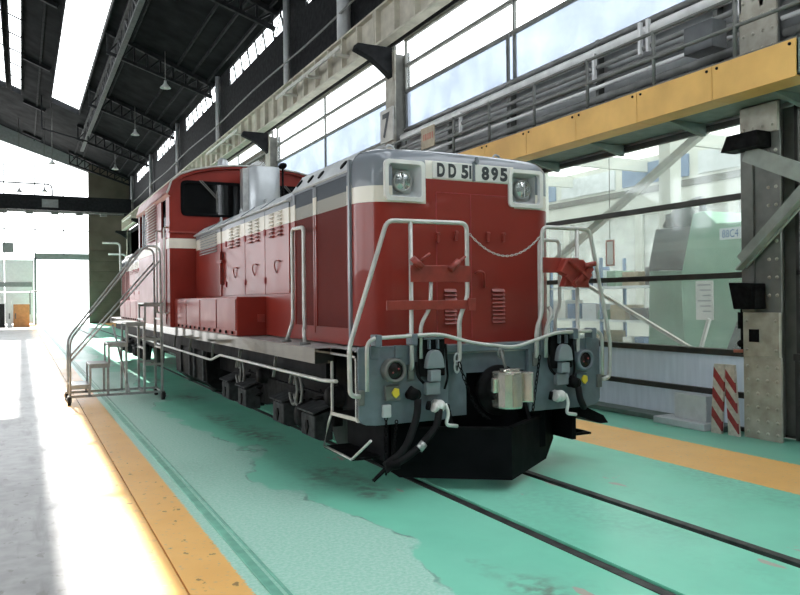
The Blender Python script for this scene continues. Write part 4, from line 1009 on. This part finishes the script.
# sand boxes and brake gear on both sides
for s in (-1, 1):
    for y in (1.50, 2.50, 4.08, 4.98, 14.0, 14.9, 16.5, 17.5):
        q = MB(); q.prism([(s*1.02, .60), (s*1.22, .53), (s*1.22, .31), (s*1.15, .28), (s*1.02, .28)], 'y', y-.20, y+.20); b = q.build('sand_box', 'sand_box', LOCO, bevel=.012)
        q = MB(); q.prism([(s*1.0, .665), (s*1.25, .575), (s*1.25, .555), (s*1.0, .64)], 'y', y-.24, y+.24); q.build('sand_box_lid', 'sand_box', b, bevel=.006)
        q = MB(); q.prism([(y, .33), (y+.045, .41), (y+.02, .47), (y-.02, .47), (y-.045, .41)], 'x', min(s*1.22, s*1.235), max(s*1.22, s*1.235)); q.build('latch', 'black_steel', b)
    for y in (2.05, 4.4, 14.4, 17.0):
        q = MB()
        for dy in (-.06, .1): q.tube([(s*1.15+.0*math.cos(a), y+dy+.13*math.cos(a), .72+.17*math.sin(a)) for a in [math.pi*i/10 for i in range(1, 20)]], .018, 8)
        q.split('brake_pipe_loop', 'rail_grey', LOCO)
    q = MB()
    for y in (1.15, 3.6): q.lathe([(0, .12), (.08, .12), (.10, .09), (.10, 0), (.12, 0), (.12, -.05)], (s*1.02, y, .74), (s, 0, 0), 20)
    q.split('brake_cylinder', 'black_steel', LOCO)
    # fuel tank amidships
    q = MB(); q.prism([(s*.75, .95), (s*1.18, .95), (s*1.22, .80), (s*1.20, .40), (s*1.05, .28), (s*.75, .28)], 'y', 6.25, 8.9); tk = q.build('fuel_tank', 'black_steel', LOCO, bevel=.01)
    q = MB()
    for y in (6.4, 7.1, 7.5, 8.3): q.box(min(s*1.2, s*1.24), max(s*1.2, s*1.24), y-.05, y+.05, .42, .93)
    q.split('tank_strap', 'sand_box', tk)
    # white conduit along the sill
    x = s*1.38
    q = MB(); q.tube(fillet([(x, .30, .985), (x, .62, .965), (x, 4.60, .955), (x, 5.15, .85), (x, 9.3, .86), (x, 15, .88)], .08), .018, 8); q.build('sill_conduit', 'white_tube', LOCO)
    for y in (2.2, 3.7, 5.2, 6.8, 8.2):
        q = MB(); q.bar((s*1.36, y, .86), (s*1.36, y-.12, 1.13), .03, .015); q.build('conduit_hanger', 'rail_grey', LOCO)
# hand rails on the running board by the radiator
for s in (-1, 1):
    q = MB(); q.tube(fillet([(s*1.30, 1.92, DZ), (s*1.22, 1.95, 1.46), (s*1.2, 1.99, 1.50), (s*1.2, 1.99, 2.47), (s*1.2, 1.62, 2.46), (s*1.2, 1.63, 1.55), (s*1.24, 1.5, 1.43), (s*1.30, 1.36, 1.40), (s*1.30, 1.33, DZ)], .07), .021, 12); hr = q.build('side_grab_rail', 'white_tube', LOCO)
    q = MB()
    for y in (1.92, 1.33): q.cyl((s*1.30, y, DZ), (s*1.30, y, DZ+.025), .055, n=14)
    q.split('rail_foot', 'rail_grey', hr)
# ---- buffer beam
def rpoly(pts): return pts
lp = [(-1.31, .70), (-1.285, .655), (-1.24, .635), (-1.15, .625), (-.44, .625), (-.44, 1.295), (-1.29, 1.295), (-1.31, 1.275)]
for s in (-1, 1):
    q = MB(); q.prism([(x*-s, z) for x, z in lp] if s > 0 else lp, 'y', -.02, .04); e = q.build('end_plate', 'beam_grey', LOCO, bevel=.006)
    q = MB(); q.box(min(s*1.26, s*1.31), max(s*1.26, s*1.31), .04, .60, 1.22, 1.256); q.box(min(s*1.295, s*1.31), max(s*1.28, s*1.31), .0, .05, .66, 1.26); q.build('side_flange', 'white_trim', e)
    q = MB()
    for x in (-1.16, -.93, -.62): q.box(min(-s*x-.04, -s*x+.04), -s*x+.04, -.035, 0, 1.19, 1.30)
    q.split('plate_bracket', 'beam_grey', e, bevel=.005)
q = MB(); q.prism([(-.46, .64), (-.22, .64), (-.22, 1.02), (.42, 1.02), (.42, .64), (.46, .64), (.46, 1.28), (-.46, 1.28)], 'y', .03, .08); cp = q.build('centre_plate', 'beam_grey', LOCO)
q = MB(); q.box(-.46, .46, -.02, .09, 1.215, 1.285); q.build('top_lip', 'beam_grey', cp, bevel=.006)
q = MB(); q.box(-.95, .72, .10, .14, .25, 1.05); q.build('dark_backing_sheet', 'black_paint', cp)  # added black sheet standing in for the darkness behind the coupler
# snow plough
t_ = None
for s in (-1, 1):
    q = MB(); a = Vector((0, -.36, 0)); b = Vector((s*1.02, .36, 0)); nrm = Vector((s*.58, -.82, 0))
    def W_(p, z, off): return (p.x+nrm.x*off*(-1), p.y+nrm.y*off*(-1), z)
    top_pts = [(a, .555), (a.lerp(b, .93), .545), (b, .50)]; bot_pts = [(a, .10), (a.lerp(b, .80), .10), (b, .26)]
    vs = [W_(p, z, 0) for p, z in bot_pts] + [W_(p, z, 0) for p, z in top_pts] + [W_(p, z, .03) for p, z in bot_pts] + [W_(p, z, .03) for p, z in top_pts]
    q.add(vs, [(0, 1, 4, 3), (1, 2, 5, 4), (6, 9, 10, 7), (7, 10, 11, 8), (0, 6, 7, 1), (1, 7, 8, 2), (3, 4, 10, 9), (4, 5, 11, 10), (2, 8, 11, 5), (0, 3, 9, 6)])
    pw = q.build('snow_plough_wing', 'black_paint', LOCO)
    q = MB(); q.bar((0, -.34, .553), (s*.95, .33, .545), .06, .02); q.build('plough_lip', 'black_steel', pw)
    q = MB(); q.prism([(-.10, .55), (.30, .62), (.40, .86), (-.02, .90)] if 0 else [(-.06, .55), (.35, .55), (.30, .95), (.12, .95)], 'x', s*.42-.02, s*.42+.02); q.build('plough_bracket', 'black_steel', pw)
# coupler
q = MB(); q.cyl((.03, .15, .88), (.03, -.20, .88), .13, n=20); q.lathe([(.20, .0), (.23, -.03), (.23, -.08), (.14, -.10)], (.06, -.03, .86), (0, 1, 0), 28); ck = q.build('coupler_shank', 'black_steel', LOCO)
KM = lambda v: Vector((-.07+(v.x+.17)*.68, -.02+v.y*.62, v.z))
q = MB()
kn = [(-.15, -.20), (-.17, -.40), (-.13, -.50), (-.02, -.56), (.10, -.55), (.15, -.50), (.16, -.42), (.10, -.38), (.16, -.22), (.10, -.12), (-.10, -.12)]
q.prism(kn, 'z', .715, 1.045); q.build('knuckle', 'coupler_steel', ck, map=KM, bevel=.02)
q = MB(); q.prism([(.15, -.22), (.12, -.34), (.30, -.52), (.335, -.50), (.335, -.44), (.26, -.18)], 'z', .76, 1.035); q.build('guard_arm', 'coupler_steel', ck, map=KM, bevel=.012)
q = MB(); q.prism([(-.17, -.30), (-.24, -.32), (-.25, -.40), (-.21, -.41), (-.16, -.40)], 'z', .86, .99); q.build('lift_lug', 'coupler_steel', ck, map=KM, bevel=.01)
q = MB(); q.cyl((-.06, -.44, 1.03), (-.06, -.44, 1.07), .065, n=16); q.box(-.09, .14, -.46, -.30, 1.045, 1.07); q.build('pivot_pin', 'coupler_steel', ck, map=KM, bevel=.006)
q = MB()
q.box(-.045, .02, -.567, -.553, .74, 1.02); q.build('wear_plate', 'coupler_steel', ck, map=KM)
# uncoupling rod across the beam
ry = -.10
q = MB(); q.tube(fillet([(-1.265, ry, .93), (-1.265, ry, 1.37), (-.56, ry, 1.39), (-.24, ry-.02, 1.30), (.18, ry-.06, 1.245), (.53, ry-.02, 1.325), (.72, ry, 1.37), (1.27, ry, 1.37), (1.27, ry, .93)], .10), .017, 10); rod = q.build('uncoupling_rod', 'white_tube', LOCO)
for x in (-1.16, -.82, .93, 1.16):
    q = MB(); q.box(x-.03, x+.03, ry-.02, 0, 1.30, 1.40); q.build('rod_bracket', 'beam_grey', rod, bevel=.01)
q = MB(); q.cyl((.02, ry-.06, 1.25), (.02, ry-.16, 1.07), .014, n=8); q.tube([(.02+.03*math.cos(a), ry-.08, 1.20+.04*math.sin(a)) for a in [2*math.pi*i/12 for i in range(12)]], .009, 6, True); q.build('lift_link', 'rail_grey', rod)
# front corner hand rails
hy = -.055
def frail(s):
    q = MB()
    xi = -.25 if s < 0 else .575
    xj = -.34 if s < 0 else .51
    X_ = lambda x: x*(-s)
    if s < 0: path = [(-1.31, hy, .885), (-1.40, hy, .90), (-1.405, hy, 1.30), (-1.045, hy, 2.37), (-.25, hy, 2.375), (-.25, hy, 1.70), (-.338, hy, 1.52), (-.338, hy, 1.15), (-.338, 0, 1.13)]
    else: path = [(1.31, hy, .885), (1.40, hy, .90), (1.415, hy, 1.25), (1.165, hy, 2.365), (.59, hy, 2.37), (.575, hy, 1.55), (.51, hy, 1.40), (.51, hy, 1.15), (.51, 0, 1.13)]
    q.tube(fillet(path, .07), .020, 12); r = q.build('corner_hand_rail', 'white_tube', LOCO)
    xp = -.82 if s < 0 else 1.005
    q = MB(); q.tube(fillet([(xp, hy, 2.36), (xp, hy, 1.10), (xp, .0, 1.08)], .05), .019, 12); q.build('rail_post', 'white_tube', r)
    q = MB()
    for x, z in ((-1.29 if s < 0 else 1.29, .885), (-.338 if s < 0 else .51, 1.13), (xp, 1.08)): q.box(x-.03, x+.03, -.045, -.015, z-.08, z+.05)
    q.split('rail_bracket', 'rail_grey', r, bevel=.01)
    return r
rl = frail(-1); rr_ = frail(1)
q = MB(); q.tube(fillet([(-.62, hy, 1.90), (-.63, hy, 1.63), (-.73, hy, 1.47), (-.73, hy, 1.18)], .06), .017, 12); q.build('inner_rail', 'white_tube', rl)
q = MB(); q.tube(fillet([(.74, hy+.25, 1.3), (.74, hy+.25, 1.75), (.74, hy+.25, 2.27), (.99, hy+.25, 2.27), (.99, hy+.25, 1.62), (.93, hy+.25, 1.5), (.93, hy+.25, 1.3)], .06), .017, 12); q.build('inner_rail', 'white_tube', rr_)
q = MB(); q.tube(fillet([(.62, hy, 1.13), (.62, hy, 1.40), (.70, hy, 1.55), (.74, hy+.1, 1.60)], .06), .019, 10); q.build('inner_rail', 'white_tube', rr_)
# red sign brackets on the left rail
q = MB(); q.box(-.84, -.235, hy-.035, hy-.022, 1.845, 1.99); pb = q.build('sign_bracket', 'red_plate', rl, bevel=.004)
q = MB(); q.box(-1.07, -.20, hy-.035, hy-.02, 1.605, 1.685); q.box(-.27, -.19, hy-.05, hy-.03, 1.59, 1.70); q.build('sign_bracket', 'red_plate', rl, bevel=.004)
for x, z, d in ((-.78, 2.0, 1), (-.42, 1.98, -1)):
    q = MB(); q.cyl((x-.05*d, hy-.05, z+.05), (x+.04*d, hy-.06, z-.03), .03, n=10); q.cyl((x-.02, hy-.06, z), (x+.11, hy-.07, z+.09), .012, n=8); q.build('clamp_screw', 'red_plate', pb)
# red folded sign bracket on the right rail
q = MB(); q.box(.575, 1.0, hy-.035, hy-.02, 1.935, 2.08); pb = q.build('sign_bracket', 'red_plate', rr_, bevel=.004)
q = MB(); q.prism([(.74, 1.80), (.78, 1.90), (.70, 1.94), (.78, 2.07), (.98, 2.06), (1.06, 1.99), (1.09, 1.91), (1.04, 1.85), (1.05, 1.79), (.86, 1.80)], 'y', hy-.13, hy-.045); q.build('bracket_box', 'red_plate', pb, bevel=.01)
q = MB(); q.bar((.80, hy-.14, 2.05), (1.02, hy-.15, 1.88), .05, .03); q.bar((.84, hy-.16, 1.83), (1.08, hy-.13, 1.98), .03, .05); q.bar((.76, hy-.14, 1.90), (.86, hy-.15, 1.80), .04, .03); q.cyl((.98, hy-.14, 2.0), (1.08, hy-.18, 2.02), .025, n=8); q.build('bracket_clamp', 'red_plate', pb)
# safety chain
cpts = []
A_, B_ = Vector((-.225, hy, 2.285)), Vector((.575, hy, 2.29))
for i in range(33):
    t = i/32; p = A_.lerp(B_, t); p.z -= .20*(1-(2*t-1)**2); cpts.append(p)
q = MB()
for i in range(32):
    p, r_ = cpts[i], cpts[i+1]; d = (r_-p).normalized(); n1 = Vector((0, 1, 0)) if i % 2 else d.cross(Vector((0, 1, 0))).normalized(); c = (p+r_)/2
    q.tube([c + d*.018*math.cos(a) + n1*.008*math.sin(a) for a in [2*math.pi*k/8 for k in range(8)]], .0035, 5, True)
q.build('safety_chain', 'white_tube', LOCO)
# marker lamps, jumper boxes, cocks
for s in (-1, 1):
    cx = -1.0 if s < 0 else 1.06
    q = MB(); q.lathe([(.105, .0), (.105, -.07), (.098, -.095), (.078, -.095), (.074, -.07)], (cx, -.02, 1.09), (0, 1, 0), 28); ml = q.build('marker_lamp', 'beam_grey' if s > 0 else 'rail_grey', LOCO)
    q = MB(); q.lathe([(.076, -.07), (.05, -.085), (0, -.09)], (cx, -.02, 1.09), (0, 1, 0), 24); q.build('lens', 'lens_dark', ml)
    for k in range(2):
        q = MB(); a = 2*math.pi*k/2+.5; q.ball((cx+.03*math.cos(a), -.105, 1.09+.03*math.sin(a)), .009, 6); q.build('bulb', 'stripe_red', ml)
    q = MB(); q.box(cx-.07, cx+.07, -.05, -.02, .83, .96); sb = q.build('valve_plate', 'rail_grey' if s < 0 else 'beam_grey', LOCO, bevel=.005)
    q = MB(); q.prism([(cx-.02, .90), (cx+.01, .94), (cx+.05, .93), (cx+.055, .88), (cx+.02, .85), (cx-.005, .87)], 'y', -.07, -.05); q.build('yellow_cock', 'yellow_paint', sb, bevel=.005)
    # jumper connection box
    jx = -.62 if s < 0 else .80
    q = MB(); q.box(jx-.13, jx+.13, -.06, -.02, 1.02, 1.36); jb = q.build('jumper_box', 'black_steel', LOCO, bevel=.01)
    P = [(jx-.115, 1.06), (jx+.115, 1.06), (jx+.11, 1.16)] + [(jx+.10*math.cos(a), 1.16+.11*math.sin(a)) for a in [math.pi*i/10 for i in range(11)]]
    P = [(jx-.115, 1.08), (jx+.115, 1.08), (jx+.10, 1.17)] + [(jx+.095*math.cos(a), 1.17+.10*math.sin(a)) for a in [math.pi*i/10 for i in range(1, 10)]] + [(jx-.10, 1.17)]
    P = [(jx+(x-jx)*.78, 1.17+(z-1.17)*.85) for x, z in P]
    q = MB(); q.prism(P, 'y', -.13, -.06); q.build('jumper_cover', 'cover_grey', jb, bevel=.01)
    q = MB(); q.box(jx-.05, jx+.05, -.125, -.05, .98, 1.08); q.box(jx-.07, jx+.07, -.08, -.02, .86, .97); q.build('jumper_latch', 'cover_grey', jb, bevel=.008)
    q = MB(); q.box(jx-.10, jx+.10, -.10, -.04, 1.345, 1.365); q.box(jx-.05, jx-.035, -.10, -.05, 1.26, 1.34); q.box(jx+.035, jx+.05, -.10, -.05, 1.26, 1.34); q.build('jumper_hood', 'beam_grey', jb, bevel=.004)
    q = MB(); q.tube(fillet([(jx-.15, -.05, 1.15), (jx-.16, -.08, 1.03), (jx-.10, -.08, .97)], .05), .014, 8); q.tube(fillet([(jx+.14, -.05, 1.3), (jx+.15, -.07, 1.0), (jx+.12, -.06, .9)], .04), .01, 8); q.build('jumper_chain', 'black_steel', jb)
    # air cocks and hoses
    hx = -.83 if s < 0 else .92
    q = MB(); q.cyl((hx, 0, .87), (hx+.02, -.13, .88), .045, n=12); q.cyl((hx-.03, -.09, .93), (hx+.06, -.09, .86), .03, n=10); q.ball((hx, -.10, .88), .055, 8); q.build('air_cock', 'black_steel', LOCO)
    wx = -.585 if s < 0 else .735
    q = MB(); q.ball((wx, -.12, .765), .055, 10); q.cyl((wx+.01, 0, .77), (wx, -.12, .765), .045, n=12); q.cyl((wx-.07, -.13, .76), (wx-.03, -.13, .745), .04, n=12); wc = q.build('white_air_cock', 'white_trim', LOCO)
    q = MB(); q.tube(fillet([(wx+.05, -.13, .78), (wx+.08, -.14, .70), (wx+.04, -.15, .60), (wx+.16, -.15, .58)], .04), .016, 8); q.build('cock_lever', 'white_trim', wc)
    q = MB(); q.cyl((wx-.09, -.11, .77), (wx-.11, -.09, .775), .04, n=10); q.build('cock_flange', 'black_steel', wc)
    q = MB(); q.tube(fillet([((-.80 if s < 0 else .95), -.12, .84), ((-.81 if s < 0 else .97), -.13, .70), ((-.93 if s < 0 else 1.02), -.14, .42), (-1.12 if s < 0 else 1.0, -.12, .30)] if s < 0 else [(.95, -.12, .84), (.97, -.12, .72), (1.02, -.10, .66), (1.10, -.02, .62)], .12), .032, 12); q.build('air_hose', 'rubber', LOCO)
    if s < 0:
        q = MB(); q.tube(fillet([(-.60, -.14, .74), (-.64, -.17, .60), (-.86, -.18, .40), (-1.12, -.14, .27)], .15), .032, 12); h2 = q.build('air_hose', 'rubber', LOCO)
        q = MB(); q.cyl((-.78, -.185, .47), (-.83, -.185, .425), .037, n=12); q.build('hose_clip', 'alu', h2)
        q = MB(); q.cyl((-1.05, -.13, .33), (-1.22, -.10, .18), .02, .016, n=10); q.cyl((-1.0, -.16, .31), (-1.12, -.13, .30), .04, n=10); q.build('hose_coupling', 'black_steel', h2)
    # chains
    for cx_, zt_, ex, ez in (((-1.07, .70, -1.10, .22), (-.97, .66, -1.04, .30)) if s < 0 else ((.55, 1.15, .42, .62),)):
        q = MB(); a_ = Vector((cx_, -.05, zt_)); b_ = Vector((ex, -.10, ez)); n = 14
        for i in range(n):
            p, r_ = a_.lerp(b_, i/n), a_.lerp(b_, (i+1)/n); d = (r_-p).normalized(); n1 = Vector((0, 1, 0)) if i % 2 else d.cross(Vector((0, 1, 0))).normalized(); c = (p+r_)/2; L_ = (r_-p).length*.62
            q.tube([c + d*L_*math.cos(k*math.pi/4) + n1*.013*math.sin(k*math.pi/4) for k in range(8)], .005, 5, True)
        q.build('coupling_chain', 'black_steel', LOCO)
q = MB(); q.box(-1.10, -1.02, -.06, -.02, .69, .80); q.build('chain_hook', 'pale_grey', LOCO, bevel=.01)
a_, b_ = Vector((-.36, -.08, 1.13)), Vector((-.10, -.18, .62)); q = MB(); n = 16
pts = [a_.lerp(b_, i/n) + Vector((0, 0, -.12*math.sin(math.pi*i/n))) for i in range(n+1)]
for i in range(n):
    p, r_ = pts[i], pts[i+1]; d = (r_-p).normalized(); n1 = Vector((0, 1, 0)) if i % 2 else d.cross(Vector((0, 1, 0))).normalized(); c = (p+r_)/2; L_ = (r_-p).length*.62
    q.tube([c + d*L_*math.cos(k*math.pi/4) + n1*.014*math.sin(k*math.pi/4) for k in range(8)], .005, 5, True)
q.build('coupling_chain', 'black_steel', LOCO)
q = MB()
for z in (1.16, 1.09): q.tube([(-.37+.025*math.cos(a), -.06, z+.05*math.sin(a)) for a in [2*math.pi*i/12 for i in range(12)]], .010, 6, True)
q.build('chain_shackle', 'pale_grey', LOCO)
# steps at both front corners
for s in (-1, 1):
    x0, x1 = sorted((s*1.05, s*1.31))
    q = MB(); q.box(x0, x1, .04, .58, .66, .685); stp = q.build('step_plate', 'black_steel', LOCO)
    xo = s*1.31
    q = MB(); q.bar((xo, .0, .685), (xo, .60, .665), .02, .03); q.bar((xo, .58, .67), (xo, .58, 1.14), .02, .02); q.build('step_edge', 'white_tube', stp)
    q = MB(); q.box(x0, x1, .12, .80, .315, .335); q.build('lower_tread', 'black_steel', stp)
    q = MB(); q.tube([(xo, .60, .66), (xo, .68, .56), (xo, .80, .335), (xo, .14, .325), (xo, -.26, .55)] if s < 0 else [(xo, .60, .66), (xo, .68, .56), (xo, .80, .335), (xo, .14, .325)], .012, 8); q.build('step_stirrup', 'white_tube', stp)
    q = MB(); q.box(min(s*1.0, s*1.05), max(s*1.0, s*1.05), .04, .85, .3, 1.18); q.build('step_backing', 'black_paint', stp)
q = MB(); q.prism([(.95, .63), (1.0, .55), (1.40, .42), (1.50, .42), (1.44, .50), (1.15, .63)], 'y', .08, .60); q.build('side_step_flap', 'black_paint', LOCO)

# ================================================================== rolling steps
SM = lambda v: Vector((-3.12+(v.x+3.08)*.948, v.y, v.z))
t = thing('rolling_steps', 'wheeled aluminium access steps standing beside the locomotive cab', 'steps', (-2.35, 8.1, 0))
ya, yb = 7.75, 8.45
for i in range(5):
    x0 = -3.08+.31*i; z = .33+.34*i
    q = MB(); q.box(x0, x0+.34 if i < 4 else x0+.36, ya, yb, z-.03, z); tr = q.build('tread', 'alu', t, bevel=.005, map=SM)
    q = MB()
    for y in (ya, yb): q.box(x0, x0+.34, y-.012, y+.012, z-.07, z+.0)
    q.split('tread_side', 'alu', tr, map=SM)
    for y in (ya, yb):
        q = MB(); q.box(x0+.29, x0+.33, y-.02, y+.02, .13, z-.03); q.build('upright', 'alu', t, map=SM)
        if i: 
            q = MB(); q.box(x0, x0+.035, y-.018, y+.018, z-.34, z-.03); q.build('riser_post', 'alu', t, map=SM)
for y in (ya, yb):
    q = MB(); q.tube(fillet([(-3.08, y, .13), (-3.08, y, 1.08), (-1.80, y, 2.68), (-1.55, y, 2.66), (-1.53, y, .13)], .12), .02, 10); q.build('side_rail', 'alu', t, map=SM)
    q = MB(); q.tube([(-3.08, y, .72), (-1.55, y, 2.42)], .016, 8); q.build('mid_rail', 'alu', t, map=SM)
    q = MB(); q.box(-3.12, -1.50, y-.02, y+.02, .12, .16); q.build('base_bar', 'alu', t, map=SM)
    for z in (.62, 1.05):
        q = MB(); q.box(-1.84, -1.53, y-.015, y+.015, z-.02, z+.02); q.build('cross_bar', 'alu', t, map=SM)
for x in (-1.84, -1.53):
    for z in (.14, .9, 1.4):
        q = MB(); q.box(x-.015, x+.015, ya, yb, z-.015, z+.015); q.build('cross_bar', 'alu', t, map=SM)
q = MB(); q.bar((-2.1, ya, .15), (-2.3, yb, 1.3), .03, .03); q.build('brace', 'alu', t, map=SM)
for x in (-3.10, -1.52):
    for y in (ya-.03, yb+.03):
        q = MB(); q.box(x-.03, x+.03, y-.03, y+.03, .10, .15); q.box(x-.045, x-.035, y-.03, y+.03, .05, .12); q.box(x+.035, x+.045, y-.03, y+.03, .05, .12); c = q.build('caster', 'rail_grey', t, map=SM)
        q = MB(); q.cyl((x-.028, y, .072), (x+.028, y, .072), .072, n=18); q.build('caster_wheel', 'caster_black', c, map=SM)

for o in bpy.data.objects:
    if '_o' in o: del o['_o']
